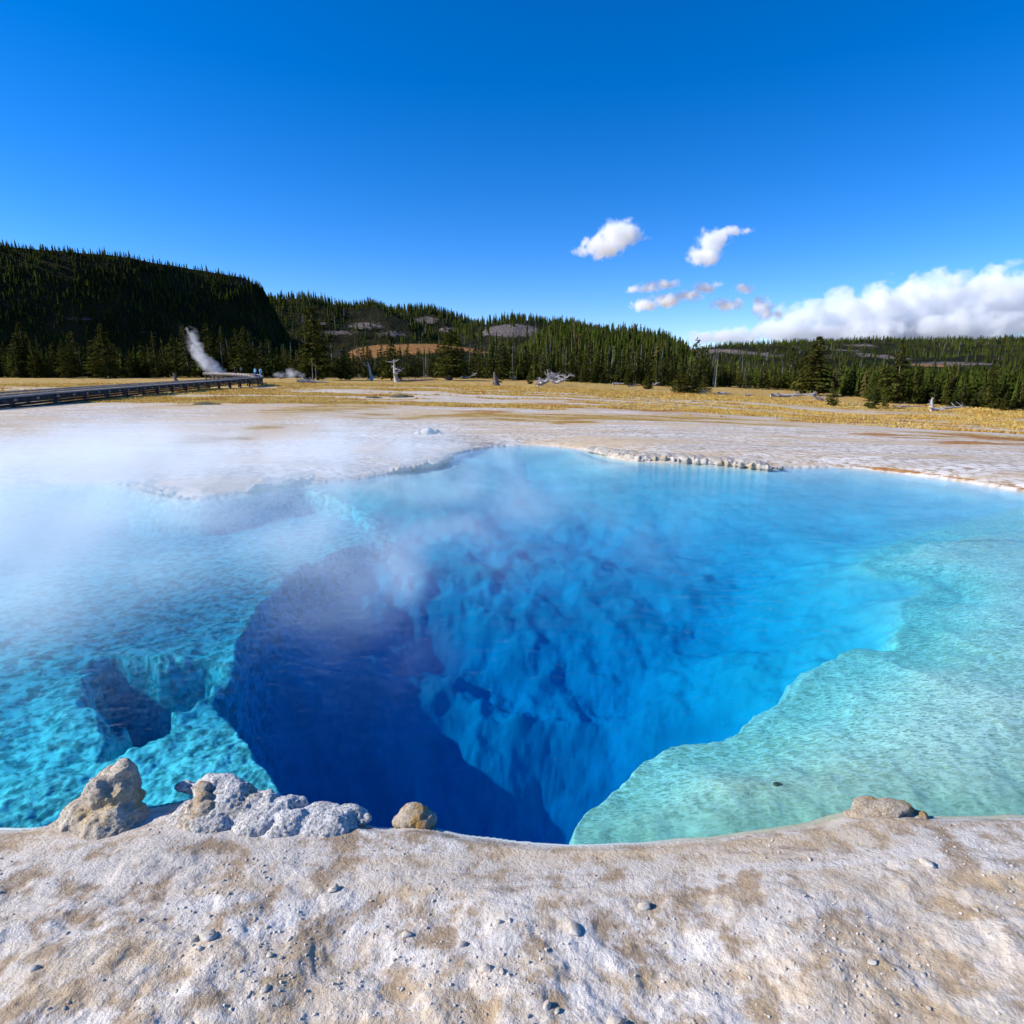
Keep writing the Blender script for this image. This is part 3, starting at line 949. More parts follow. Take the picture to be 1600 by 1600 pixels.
# flat belt between the meadow edge and the feet of the hills
for k in range(4200):
    u = random.uniform(-330, 1950)
    vb = float(np.interp(u, EU, EV))
    p = land_hit(u, vb)
    q = 1.06 + random.random() ** 1.2 * 0.9
    xy = p[:2] * q
    if 470 < u < 860 and xy[1] > 290:
        continue
    FP.append([xy[0], xy[1], float(land_z(xy[:1], xy[1:])[0]) - .2])
    FH.append(random.uniform(6.5, 11) if u < 450 else random.uniform(5, 9))
counts = [11000, 2500, 1800, 1300, 4600, 7500, 260]
hts_r = [(2.8, 5.4), (5, 9), (7, 11), (6, 10), (5, 10.5), (5, 10), (4, 8)]
for hidx, (H, n, hr) in enumerate(zip(HILLS, counts, hts_r)):
    v, t = H['v'], H['t']
    nf = int(np.sum(t <= 1.02))
    ns = v.shape[1]
    # sample by area of the front slope
    d1 = np.linalg.norm(v[1:nf, :-1] - v[:nf - 1, :-1], axis=2); d2 = np.linalg.norm(v[:nf - 1, 1:] - v[:nf - 1, :-1], axis=2)
    w = (d1 * d2).ravel(); w = w / w.sum()
    pick = rng.choice(len(w), size=int(n * 1.6), p=w)
    i, j = pick // (ns - 1), pick % (ns - 1)
    a, b = rng.random(len(pick))[:, None], rng.random(len(pick))[:, None]
    p = v[i, j] * (1 - a) * (1 - b) + v[i + 1, j] * a * (1 - b) + v[i, j + 1] * (1 - a) * b + v[i + 1, j + 1] * a * b
    keep = (rng.random(len(p)) > np.clip(H['rock'][i, j] * 1.15 + H['tan'][i, j] * 1.5, 0, .93)) & (t[i] > -0.02)
    cl = fbm2(p[:, 0] / 40, p[:, 1] / 40, 3, 300 + hidx)
    keep &= (cl > -0.16 + .1 * (rng.random(len(p)) - .5)) | (hidx == 0)
    p = p[keep][:n]
    FP += [[x, y, z - .4] for x, y, z in p]
    FH += list(rng.uniform(*hr, len(p)) * rng.choice([1, 1, .85, .6, .45, 1.25], len(p)))
    # along the skyline
    m = int(ns * .8)
    js = rng.integers(0, ns - 1, m if hidx < 6 else 0)
    if len(js):
        it = nf - 1 - rng.integers(0, 5, len(js))
        p = v[it, js]
        FP += [[x, y, z - .4] for x, y, z in p]
        FH += list(rng.uniform(hr[0] * .6, hr[1] * 1.0, len(js)))
pick = rng.choice(len(FP), 1500, replace=False)
tm2 = MB()
for i in pick:
    x, y, z = FP[i]
    if y < 240 or x / y < -.34:
        continue
    h_ = FH[i] * random.uniform(.9, 1.35)
    tm2.tube([(x + .8, y - .8, z), (x + .8 + random.gauss(0, .02) * h_, y - .8, z + h_)], [.13 * y / 400, .06 * y / 400], 4, False)
o = tm2.build('bare_trunks', simple_mat('far_dead_wood', (0.17, 0.15, 0.14), (0.30, 0.27, 0.25), .2, .9, obj_space=False))
o['kind'] = 'stuff'
o['label'] = 'thin grey dead trunks scattered through the hillside forest'
forest_mesh('forest', FP, FH, 'dark green conifer forest covering the hills and valley floor')


# ------------------------------------------------------------------ lumpy things
def remesh(v, f, voxel, smooth_it=0):
    me = bpy.data.meshes.new('tmp'); me.from_pydata([tuple(map(float, p)) for p in v], [], [tuple(map(int, q)) for q in f]); me.update()
    o = bpy.data.objects.new('tmp', me); C.objects.link(o)
    m = o.modifiers.new('r', 'REMESH'); m.mode = 'VOXEL'; m.voxel_size = voxel
    if smooth_it:
        sm = o.modifiers.new('s', 'SMOOTH'); sm.iterations = smooth_it; sm.factor = 0.5
    dg = bpy.context.evaluated_depsgraph_get()
    ev = o.evaluated_get(dg)
    em = ev.to_mesh()
    n = len(em.vertices)
    vv = np.empty(n * 3, np.float32); em.vertices.foreach_get('co', vv)
    nn = np.empty(n * 3, np.float32); em.vertices.foreach_get('normal', nn)
    quads = [tuple(p.vertices) for p in em.polygons]
    ev.to_mesh_clear()
    bpy.data.objects.remove(o); bpy.data.meshes.remove(me)
    return vv.reshape(-1, 3).astype(float), nn.reshape(-1, 3).astype(float), quads


def _ico(sub=2):
    bm = bmesh.new(); bmesh.ops.create_icosphere(bm, subdivisions=sub, radius=1)
    v = np.array([p.co[:] for p in bm.verts]); f = np.array([[q.index for q in p.verts] for p in bm.faces]); bm.free()
    return v, f


ICO = _ico(2)
ICO3 = _ico(3)


def ellipsoids(bl):
    mb = MB()
    for (c, r) in bl:
        mb.add(ICO3[0] * np.asarray(r) + np.asarray(c), ICO3[1])
    return mb.arrays()


def lumpy(name, blobs, voxel, mat, parent=None, amp=0.03, freq=6.0, fine=0.01, ffreq=30.0, seed=0, ridged=0.0, sm=2):
    v, f = ellipsoids(blobs)
    v, n, q = remesh(v, f, voxel, sm)
    d = fbm3(v * freq, 5, seed, .55) * amp * 2 + fbm3(v * ffreq, 4, seed + 5, .6) * fine * 2
    if ridged:
        d -= ridged * np.maximum(0, 0.09 - np.abs(fbm3(v * freq * .7, 3, seed + 9))) / .09
    v = v + n * d[:, None]
    return mesh_obj(name, v, q, mat, parent, True)


def rock_mat(name, a, b, c, scale=6.0, pits=0.0):
    m, nt, out = new_mat(name)
    g = NT(nt)
    P = g.objco()
    f1 = g.ramp(g.noise(P, scale, 6, .65, .3), .35, .65)
    col = g.mix(f1, a, b)
    col = g.mix(g.ramp(g.noise(P, scale * .6, 4, .6), .52, .68), col, c)
    sp = g.noise(P, scale * 12, 3, .7)
    col = g.mix(g.ramp(sp, .30, .42, .8, 0.0), col, (a[0] * .22, a[1] * .2, a[2] * .18))
    h = g.math('ADD', g.math('MULTIPLY', g.noise(P, scale * 5, 6, .7), .02), g.math('MULTIPLY', g.ramp(sp, .30, .5), .006 + pits))
    nt.links.new(g.principled(col, .9, g.bump(h, 1.0, 1.0), .15), out.inputs[0])
    return m


m_boulder = rock_mat('brown_sinter_rock', (0.48, 0.39, 0.29), (0.68, 0.59, 0.46), (0.62, 0.45, 0.24), 8)
m_crust = rock_mat('white_sinter_crust', (0.58, 0.54, 0.49), (0.76, 0.73, 0.69), (0.56, 0.46, 0.33), 6, .008)
m_knob = rock_mat('orange_sinter_knob', (0.50, 0.38, 0.24), (0.62, 0.52, 0.40), (0.55, 0.33, 0.12), 12)
m_rim = rock_mat('far_rim_sinter', (0.38, 0.33, 0.27), (0.56, 0.50, 0.43), (0.44, 0.33, 0.20), 3.5)
m_darkstone = rock_mat('dark_stone', (0.09, 0.085, 0.05), (0.15, 0.14, 0.08), (0.12, 0.11, 0.05), 8)


def px_blobs(items, z):
    """(u, v, ru, rv, depth): lumps whose centre stands where pixel u, v meets height z"""
    bl = []
    for (u, v, zc, ru, rz, ry) in items:
        c = at_z(u, v, zc)
        sc_ = (c[1] * math.cos(PITCH) + (EYE - c[2]) * math.sin(PITCH)) / F
        bl.append((c, (ru * sc_, ry * sc_, rz * sc_)))
    return bl


# brown boulder at the near edge of the pool
b0 = px_blobs([(180, 1222, .17, 30, 30, 32), (184, 1211, .22, 25, 18, 24), (166, 1240, .14, 36, 36, 36), (150, 1262, .06, 44, 34, 46), (190, 1250, .10, 30, 40, 34), (130, 1284, .02, 44, 24, 40), (178, 1290, .03, 52, 34, 46)], 0)
t = lumpy('boulder', b0, .008, m_boulder, None, .04, 6, .016, 26, 3, .03)
tag(t, 'brown upright boulder on the near edge of the pool, tallest of the rocks there', 'rock')
# white crust ledge beside it
b1 = px_blobs([(296, 1232, .06, 26, 14, 16), (335, 1232, .10, 40, 24, 22), (365, 1244, .09, 40, 22, 26), (400, 1254, .07, 42, 18, 24), (440, 1262, .05, 44, 16, 22), (490, 1272, .04, 46, 14, 20), (540, 1278, .03, 44, 12, 18),
                (330, 1280, .04, 70, 30, 50), (420, 1292, .04, 70, 28, 40), (500, 1296, .03, 60, 20, 30)], 0)
t = lumpy('sinter_ledge', b1, .008, m_crust, None, .04, 4.5, .010, 55, 8, .02)
tag(t, 'white pitted sinter ledge running along the near edge of the pool beside the brown boulder', 'rock')
b2 = px_blobs([(318, 1232, .15, 13, 13, 12), (316, 1250, .13, 15, 14, 14), (322, 1264, .11, 17, 13, 14), (312, 1282, .09, 16, 13, 14)], 0)
t = lumpy('sinter_outcrop', b2, .007, m_knob, None, .016, 9, .006, 40, 12)
tag(t, 'small orange and cream sinter knob on top of the white pitted ledge', 'rock')
b3 = px_blobs([(645, 1274, .02, 26, 18, 18), (632, 1282, .0, 20, 14, 16), (662, 1282, .0, 20, 14, 16)], 0)
t = lumpy('stone', b3, .008, m_knob, None, .02, 8, .008, 34, 15)
tag(t, 'small tan stone standing alone in the deep blue water at the near edge', 'stone')
b4 = px_blobs([(1360, 1264, .02, 34, 14, 22), (1395, 1266, .03, 34, 16, 22), (1340, 1274, .0, 26, 12, 20), (1425, 1276, .0, 26, 12, 20)], 0)
t = lumpy('stone', b4, .008, m_knob, None, .02, 8, .008, 34, 21, .02)
tag(t, 'pale cracked stone at the edge of the shallow turquoise shelf', 'stone')
c = at_z(1215, 1211, -.12)
c[2] = float(ground_z(c[:1], c[1:2])[0]) + .004
t = lumpy('stone', [(c, (.022, .017, .010)), (c + np.array([.018, 0, 0]), (.016, .013, .008))], .0035, m_darkstone, None, .006, 20, .003, 60, 31)
tag(t, 'small dark pebble lying under the shallow turquoise water', 'pebble')
# rocks strewn over the near bank
m_bank = simple_mat('bank_stone', (0.40, 0.34, 0.26), (0.64, 0.58, 0.50), 14, .9, .004)


def hull_stone(r_, n=22):
    """an angular broken stone"""
    p = r_.normal(0, 1, (n, 3)); p /= np.linalg.norm(p, axis=1)[:, None]
    p *= np.array([1.0, r_.uniform(.55, .95), r_.uniform(.35, .7)]) * r_.uniform(.75, 1.05, (n, 1))
    bm = bmesh.new()
    for q in p:
        bm.verts.new(q)
    h_ = bmesh.ops.convex_hull(bm, input=bm.verts)
    bmesh.ops.delete(bm, geom=[v for v in bm.verts if not v.link_faces], context='VERTS')
    bmesh.ops.bevel(bm, geom=list(bm.edges), offset=.05, segments=1, affect='EDGES')
    bmesh.ops.triangulate(bm, faces=bm.faces)
    bm.verts.index_update()
    v = np.array([q.co[:] for q in bm.verts]); f = np.array([[x.index for x in q.verts] for q in bm.faces]); bm.free()
    return v, f


r_ = np.random.default_rng(91)
HS = [hull_stone(r_) for k in range(12)]
made = 0
while made < 34:
    u, v = random.uniform(-80, 1680), random.uniform(1320, 1640)
    c = at_z(u, v, .16)
    if sdist(SHORE_S, c[:1], c[1:2])[0] > -.10:
        continue
    c[2] = float(ground_z(c[:1], c[1:2])[0])
    sv, sf = HS[made % 12]
    r = random.uniform(.012, .030) * random.choice([1, 1, .8, 1.8])
    a_ = random.uniform(0, 6.28)
    w_ = sv @ np.array([[math.cos(a_), math.sin(a_), 0], [-math.sin(a_), math.cos(a_), 0], [0, 0, 1]]) * r
    t = mesh_obj('stone', w_, sf, m_bank)
    t.location = (c[0], c[1], c[2] + r * .12)
    tag(t, 'angular weathered stone half buried in the pale near bank', 'stone', 'loose stones on the near bank')
    made += 1
N = 22000
aa = rng.uniform(R(-58), R(58), N); rr = rng.uniform(1.25, 3.6, N)
gx_, gy_ = rr * np.sin(aa), rr * np.cos(aa)
keep = (sdist(SHORE_S, gx_, gy_) < -.05) & (fbm2(gx_ * 2.2, gy_ * 2.2, 4, 555) > rng.uniform(-.05, .40, N))
gx_, gy_ = gx_[keep], gy_[keep]
gz_ = ground_z(gx_, gy_)
mb = MB()
for x, y, z in zip(gx_, gy_, gz_):
    sv, sf = HS[random.randrange(12)]
    r = .0022 + .009 * random.random() ** 4
    a_ = random.uniform(0, 6.28)
    mb.add((sv @ np.array([[math.cos(a_), math.sin(a_), 0], [-math.sin(a_), math.cos(a_), 0], [0, 0, 1]])) * r + (x, y, z + r * .2), sf)
o = mb.build('gravel', m_bank)
o['kind'] = 'stuff'
o['label'] = 'fine sinter gravel lying on the near bank'


def shore_lumps(name, px, mat, seed, n, hz, wz, label):
    """a knobbly sinter rim following the shoreline"""
    r = np.random.default_rng(seed)
    P = np.array([at_z(u, v, 0)[:2] for u, v in px])
    L = np.concatenate([[0], np.cumsum(np.linalg.norm(np.diff(P, axis=0), axis=1))])
    bl = []
    for k in range(n):
        s_ = L[-1] * (k + r.uniform(.0, 1)) / n
        x, y = np.interp(s_, L, P[:, 0]), np.interp(s_, L, P[:, 1])
        e = min(1, 5 * min(s_, L[-1] - s_) / L[-1] + .3) * r.choice([1, 1, .85, .6, 1.1])
        w_ = wz * r.uniform(.55, 1.1)
        bl.append(((x, y + r.uniform(.08, .16), hz * .30 * e), (w_, w_ * 1.3, hz * r.uniform(.5, .72) * e)))
        bl.append(((x + r.normal(0, .06), y + .64 + r.uniform(0, .1), hz * .25 * e), (wz * 3.6, .52, hz * r.uniform(.66, .76) * e)))
    t = lumpy(name, bl, .022, mat, None, .035, 3.0, .016, 11, seed, .012, 4)
    return tag(t, label, 'rock rim')


shore_lumps('shore_ledge', [(930, 706), (950, 713), (1000, 721), (1050, 723), (1100, 726), (1150, 730), (1200, 734), (1225, 733)], m_rim, 5, 76, .165, .065, 'scalloped cream sinter cliff along the far shore, reflected in the blue water')
shore_lumps('shore_ledge', [(598, 742), (620, 739), (645, 736), (668, 731), (690, 719)], m_rim, 6, 18, .15, .10, 'short white knobbly rim on the far shore beside thin steam, below the white mound')
shore_lumps('shore_ledge', [(378, 771), (400, 767), (430, 761), (462, 756), (490, 753)], m_rim, 7, 20, .13, .09, 'grey knobbly rim under the steam on the shore nearer the boardwalk')
shore_lumps('shore_ledge', [(175, 757), (200, 760), (228, 768), (255, 776), (290, 781)], m_rim, 9, 16, .10, .10, 'yellowish low rim where the shore juts into the thickest steam')
c = land_hit(667, 682)
bl = [((c[0] + dx, c[1] + dy, c[2] + dz), (rx, rx, rz)) for dx, dy, dz, rx, rz in [(-.25, 0, .05, .22, .16), (.05, 0, .1, .26, .2), (.3, .05, .08, .2, .18), (.45, 0, .03, .18, .12), (-.5, .05, .0, .2, .1)]]
t = lumpy('sinter_mound', bl, .025, m_crust, None, .06, 4, .02, 16, 77)
tag(t, 'small white jagged sinter mound on the flat behind the far shore', 'rock')
for (u, v, w_, h_, lb) in [(320, 632, .9, .14, 'dark low mound on the flat below the boardwalk'), (625, 621, 1.2, .3, 'dark weathered clump alone on the golden grass below the bright stump'), (582, 622, .8, .18, 'small dark clump on the pale flat, level with the weathered clump')]:
    c = land_hit(u, v)
    t = lumpy('earth_mound', [((c[0], c[1], c[2]), (w_, .6, h_)), ((c[0] + w_ * .7, c[1] + .1, c[2]), (w_ * .6, .5, h_ * .6))], .06, m_darkstone, None, .1, 2.5, .03, 9, int(u))
    tag(t, lb, 'mound')

# ------------------------------------------------------------------ dead wood
def limb(r, p0, d, L, r0, n=7, wob=.25, sag=0.0):
    pts = [np.array(p0, float)]
    d = np.array(d, float); d /= np.linalg.norm(d)
    for i in range(n):
        d = d + r.normal(0, wob, 3) * .5 + np.array([0, 0, -sag]); d /= np.linalg.norm(d)
        pts.append(pts[-1] + d * L / n)
    return np.array(pts), np.linspace(r0, r0 * .18, n + 1)


def dead_tree(u, v, length_px, height_px, label, seed, mode, mat=None, nb=9, name='fallen_tree', group=None):
    mat = mat or m_dead
    r = np.random.default_rng(seed)
    c = land_hit(u, v)
    s_ = c[1] / F
    L, H = length_px * s_, height_px * s_
    t = thing(name, label, 'dead tree', c, 0, group)
    if mode == 'log':
        ang = r.uniform(-.25, .25)
        d = np.array([math.cos(ang), math.sin(ang), .02])
        p, rr = limb(r, -d * L / 2 + np.array([0, 0, H * .28]), d, L, max(.09, H * .26), 8, .06)
        up = (-.2, .9)
    elif mode == 'stump':
        p, rr = limb(r, (0, 0, -.1), (r.normal(0, .1), 0, 1), H, max(.14, L * .24), 7, .16)
        up = (-.1, .8)
    elif mode == 'snag':
        p, rr = limb(r, (0, 0, -.1), (r.normal(0, .025), 0, 1), H, max(.06, H * .011), 8, .02)
        up = (-.3, .3)
    else:   # tangle: a toppled crown of bare limbs
        d = np.array([r.choice([-1, 1]) * .9, r.normal(0, .3), .3])
        p, rr = limb(r, (-d[0] * L * .4, 0, .1), d, L * .9, max(.10, H * .11), 8, .2)
        up = (.1, 1.1)
    mb = MB(); mb.tube(p, rr, 7)
    mb.build('trunk', mat, t, True)
    for k in range(nb):
        i = int(r.integers(1, len(p) - 1))
        a = r.uniform(0, 6.283)
        d = np.array([math.cos(a), math.sin(a), r.uniform(*up)])
        bl_ = {'log': .3 * L, 'stump': .45 * max(H, L * .6), 'snag': .10 * H, 'tangle': .55 * max(H, L * .45)}[mode] * r.uniform(.5, 1.1)
        bl_ = min(bl_, H * 1.1) if mode != 'snag' else bl_
        q, qr = limb(r, p[i], d, bl_, max(rr[i] * r.uniform(.4, .7), (.5 if mode == 'tangle' else .25) * s_ if mode != 'snag' else 0), 6, .35, .05)
        mb = MB(); mb.tube(q, qr, 5)
        if mode != 'snag':
            for j in range(3):
                m_ = int(r.integers(2, 6))
                q2, qr2 = limb(r, q[m_], r.normal(0, 1, 3) * np.array([1, 1, .6]) + (0, 0, .2), bl_ * .4, qr[m_] * .6, 4, .4)
                mb.tube(q2, qr2, 4)
        v_, f_ = mb.arrays()
        v_[:, 2] = np.maximum(v_[:, 2], -.05)
        mesh_obj('branch', v_, f_, mat, t, True)
    return t


dead_tree(490, 598, 50, 10, 'grey fallen trunks heaped at the foot of the tall ragged pine', 1, 'log', None, 9)
dead_tree(489, 596, 14, 36, 'pale bare trunk standing right under the tall ragged pine', 2, 'snag', None, 3, 'standing_dead_tree')
dead_tree(494, 596, 14, 30, 'thinner pale bare trunk under the tall ragged pine', 3, 'snag', None, 3, 'standing_dead_tree')
dead_tree(581, 595, 12, 30, 'slim forked dead stem standing on the golden grass beside the bright stump', 4, 'stump', None, 5, 'dead_tree')
dead_tree(620, 597, 16, 34, 'bright white gnarled stump with long shadow on the golden grass', 5, 'stump', None, 12, 'tree_stump')
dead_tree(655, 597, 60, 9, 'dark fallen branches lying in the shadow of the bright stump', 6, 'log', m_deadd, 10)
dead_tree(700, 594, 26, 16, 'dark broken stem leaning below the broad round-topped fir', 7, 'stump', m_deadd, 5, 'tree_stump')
dead_tree(733, 592, 26, 18, 'white tangle of bare branches right of the broad round-topped fir', 8, 'tangle', None, 12)
dead_tree(760, 590, 20, 20, 'thin grey bare branches spread in front of the mid-sized pine', 9, 'tangle', None, 9)
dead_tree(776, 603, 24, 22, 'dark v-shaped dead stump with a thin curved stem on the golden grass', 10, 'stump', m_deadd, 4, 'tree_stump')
dead_tree(798, 594, 22, 22, 'grey leaning dead branches beside the mid-sized pine', 11, 'tangle', None, 8)
dead_tree(856, 603, 46, 34, 'largest grey tangle of bare branches, a toppled tree crown on the grass', 12, 'tangle', None, 44)
dead_tree(880, 600, 36, 22, 'lower grey tangle lying against the largest tangle', 13, 'tangle', None, 16)
dead_tree(915, 595, 26, 12, 'thin bleached limbs on the pale bank behind the largest tangle', 14, 'tangle', None, 8)
dead_tree(938, 599, 14, 14, 'small leaning bleached stump on the pale bank', 15, 'stump', None, 5, 'tree_stump')
dead_tree(966, 602, 18, 8, 'short bleached log with a dark end on the pale bank', 16, 'log', None, 5)
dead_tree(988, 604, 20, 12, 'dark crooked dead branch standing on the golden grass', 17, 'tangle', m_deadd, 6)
dead_tree(1018, 606, 22, 14, 'pale dead branches at the foot of the small young fir', 18, 'tangle', None, 9)
dead_tree(1100, 615, 18, 14, 'pale twiggy dead branches under the spreading firs', 19, 'tangle', None, 7)
dead_tree(1132, 617, 20, 9, 'small bleached log alone on the grass beyond the spreading firs', 20, 'log', None, 6)
dead_tree(1170, 620, 14, 8, 'small white broken log on the open golden grass', 21, 'log', None, 5)
dead_tree(1238, 621, 66, 12, 'long bleached fallen trunk with fine grey branches before the tall dark fir', 22, 'log', None, 16)
dead_tree(1278, 627, 22, 24, 'grey arching stump of tangled roots at the foot of the tall dark fir', 23, 'tangle', None, 12, 'tree_stump')
dead_tree(1420, 637, 50, 7, 'long pinkish fallen log on the grass in front of the dense stand', 24, 'log', None, 5)
dead_tree(1455, 637, 16, 16, 'hooked grey stump standing beside the thick fallen trunk', 25, 'stump', None, 7, 'tree_stump')
dead_tree(1482, 643, 56, 11, 'thick grey fallen trunk with a dark sawn end near the edge of the meadow', 26, 'log', None, 8)
dead_tree(1352, 632, 60, 5, 'thin fallen pole lying between the small round shrub and the dark young fir', 27, 'log', None, 3)
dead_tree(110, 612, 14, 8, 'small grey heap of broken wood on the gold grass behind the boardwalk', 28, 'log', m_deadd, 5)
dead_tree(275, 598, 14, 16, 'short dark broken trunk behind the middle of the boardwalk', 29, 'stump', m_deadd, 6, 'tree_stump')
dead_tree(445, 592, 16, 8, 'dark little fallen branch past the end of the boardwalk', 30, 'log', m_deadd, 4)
SN = [(295, 572, 40, 5), (308, 575, 46, 4), (350, 570, 40, 6), (362, 572, 48, 4), (385, 575, 46, 4), (398, 572, 44, 4), (425, 575, 50, 4), (130, 585, 34, 4), (165, 588, 40, 4), (182, 587, 38, 3), (480, 580, 60, 5), (520, 580, 46, 4)]
for k in range(80):
    zone = k % 4
    if k < len(SN):
        u, vb, h_, _ = SN[k]
        vb = float(np.interp(u, EU, EV)); h_ *= 1.25
    else:
        u = random.uniform(830, 1120) if zone < 2 else random.uniform(1110, 1260) if zone == 2 else random.uniform(430, 830)
        vb = float(np.interp(u, EU, EV)); h_ = random.uniform(30, 62)
    lab, grp = (('bare pale dead trunk standing among the shaded trees behind the boardwalk', 'bare trunks behind the boardwalk') if u < 430 else
                ('bare pale dead trunk standing among the trees below the tan mound', 'bare trunks below the tan mound') if u < 830 else
                ('bare pale dead trunk standing among the trees below the rounded forested hill', 'bare trunks below the rounded hill') if u < 1110 else
                ('bare pale dead trunk standing in the gap below the long ridge with pale rock', 'bare trunks below the long ridge'))
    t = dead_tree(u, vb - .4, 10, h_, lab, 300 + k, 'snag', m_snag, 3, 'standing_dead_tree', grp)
    push = random.uniform(1.0, 1.16)
    t.location.x *= push; t.location.y *= push
    t.location.z = float(land_z(np.array([t.location.x]), np.array([t.location.y]))[0])

# ------------------------------------------------------------------ boardwalk
m_plank, nt, out = new_mat('weathered_planks')
g = NT(nt); P = g.pos()
nt.links.new(g.principled(g.mix(g.ramp(g.noise(P, 2.5, 4, .7), .3, .7), (0.30, 0.24, 0.19), (0.46, 0.39, 0.32)), .9), out.inputs[0])
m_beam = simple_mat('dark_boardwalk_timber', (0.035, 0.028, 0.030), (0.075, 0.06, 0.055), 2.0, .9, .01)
m_end = simple_mat('sawn_timber_end', (0.32, 0.22, 0.15), (0.42, 0.32, 0.25), 5.0, .9)
BW = [(-330, 652, 25), (-150, 637, 31), (0, 622, 38), (100, 613, 45), (250, 601.5, 68), (340, 595, 90), (411, 589.5, 113)]
bp = np.array([at_y(u, v, y) for u, v, y in BW])
bp2 = np.array([at_y(411, 589.5, 113), at_y(404, 586.6, 124), at_y(372, 584.6, 138), at_y(330, 583.5, 160)])
walk = thing('boardwalk', 'raised grey plank boardwalk with dark timber sides crossing the flat to the forest', 'boardwalk', (0, 0, 0))
path = np.concatenate([bp, bp2[1:]])
Ls = np.concatenate([[0], np.cumsum(np.linalg.norm(np.diff(path, axis=0), axis=1))])


def walk_at(s_):
    p = np.array([np.interp(s_, Ls, path[:, k]) for k in range(3)])
    q = np.array([np.interp(min(s_ + .6, Ls[-1]), Ls, path[:, k]) for k in range(3)]) - np.array([np.interp(max(s_ - .6, 0), Ls, path[:, k]) for k in range(3)])
    q /= np.linalg.norm(q)
    return p, q


deck = MB(); joist = MB()
W_ = 2.0
s_ = 0.0
while s_ < Ls[-1]:
    p, q = walk_at(s_)
    a = math.atan2(q[1], q[0])
    lft = np.array([-q[1], q[0], 0])
    deck.box(p + lft * W_ / 2 + np.array([0, 0, -.03 + random.uniform(-.006, .006)]), (.27, W_, .06), a)
    s_ += .30
deck.build('deck', m_plank, walk)
beams = [MB(), MB()]
kerbs = [MB(), MB()]
ss = np.arange(0, Ls[-1], 2.4)
for i in range(len(ss) - 1):
    for side in (0, 1):
        p, q = walk_at(ss[i]); p1, q1 = walk_at(ss[i + 1])
        for k_, (bb, hz, zz, th) in enumerate(((beams, .34, -.235, .10), (kerbs, .12, .16, .12))):
            l0, l1 = np.array([-q[1], q[0], 0]), np.array([-q1[1], q1[0], 0])
            e0 = p + l0 * (W_ + .06 if side else -.06) + np.array([0, 0, zz]); e1 = p1 + l1 * (W_ + .06 if side else -.06) + np.array([0, 0, zz])
            m_ = (e0 + e1) / 2; d = e1 - e0
            v = []
            pr = np.array([-d[1], d[0], 0]) / np.hypot(d[0], d[1]) * th / 2
            for e in (e0, e1):
                v += [e - pr - (0, 0, hz / 2), e + pr - (0, 0, hz / 2), e + pr + (0, 0, hz / 2), e - pr + (0, 0, hz / 2)]
            bb[side].add(v, [(0, 1, 2), (0, 2, 3), (4, 6, 5), (4, 7, 6), (0, 4, 5), (0, 5, 1), (1, 5, 6), (1, 6, 2), (2, 6, 7), (2, 7, 3), (3, 7, 4), (3, 4, 0)])
        if side == 0:
            joist.box(p + np.array([-q[1], q[0], 0]) * -.125 + np.array([0, 0, -.20]), (.34, .04, .16), math.atan2(q[1], q[0]))
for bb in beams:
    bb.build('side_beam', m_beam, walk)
for bb in kerbs:
    bb.build('kerb_rail', m_plank, walk)
joist.build('joist_end', m_end, walk)  # pale sawn joist ends showing along the side beam, not bolts
skirt = MB()
for i in range(len(ss) - 1):
    p, q = walk_at(ss[i])
    for side in (0, 1):
        if i % 2 == 0 or side == 0:
            e = p + np.array([-q[1], q[0], 0]) * (W_ - .1 if side else .1)
            gzv = float(land_z(e[:1], e[1:2])[0])
            hgt = max(e[2] - .3 - gzv + .3, .3)
            if i % 2 == 0:
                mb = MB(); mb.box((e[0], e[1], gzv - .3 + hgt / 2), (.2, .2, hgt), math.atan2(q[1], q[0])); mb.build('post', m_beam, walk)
    p1, q1 = walk_at(ss[i + 1])
    for zz in (.52, .72):
        e0 = p + np.array([-q[1], q[0], 0]) * .02 - (0, 0, zz); e1 = p1 + np.array([-q1[1], q1[0], 0]) * .02 - (0, 0, zz)
        skirt.tube([e0, e1], .085, 4)
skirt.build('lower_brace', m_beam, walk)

# ------------------------------------------------------------------ visitors
m_skin = simple_mat('skin', (0.50, 0.33, 0.25))
m_hair = simple_mat('dark_hair', (0.05, 0.035, 0.025))
m_blue = simple_mat('light_blue_jacket', (0.16, 0.48, 0.68), (0.22, 0.56, 0.74), 6)
m_teal = simple_mat('pale_blue_shirt', (0.38, 0.62, 0.74), (0.42, 0.66, 0.78), 6)
m_navy = simple_mat('navy_trousers', (0.03, 0.06, 0.16))
m_lb = simple_mat('faded_jeans', (0.22, 0.42, 0.60))
m_blk = simple_mat('black_coat', (0.02, 0.02, 0.022))
m_gry = simple_mat('grey_coat', (0.16, 0.16, 0.17))


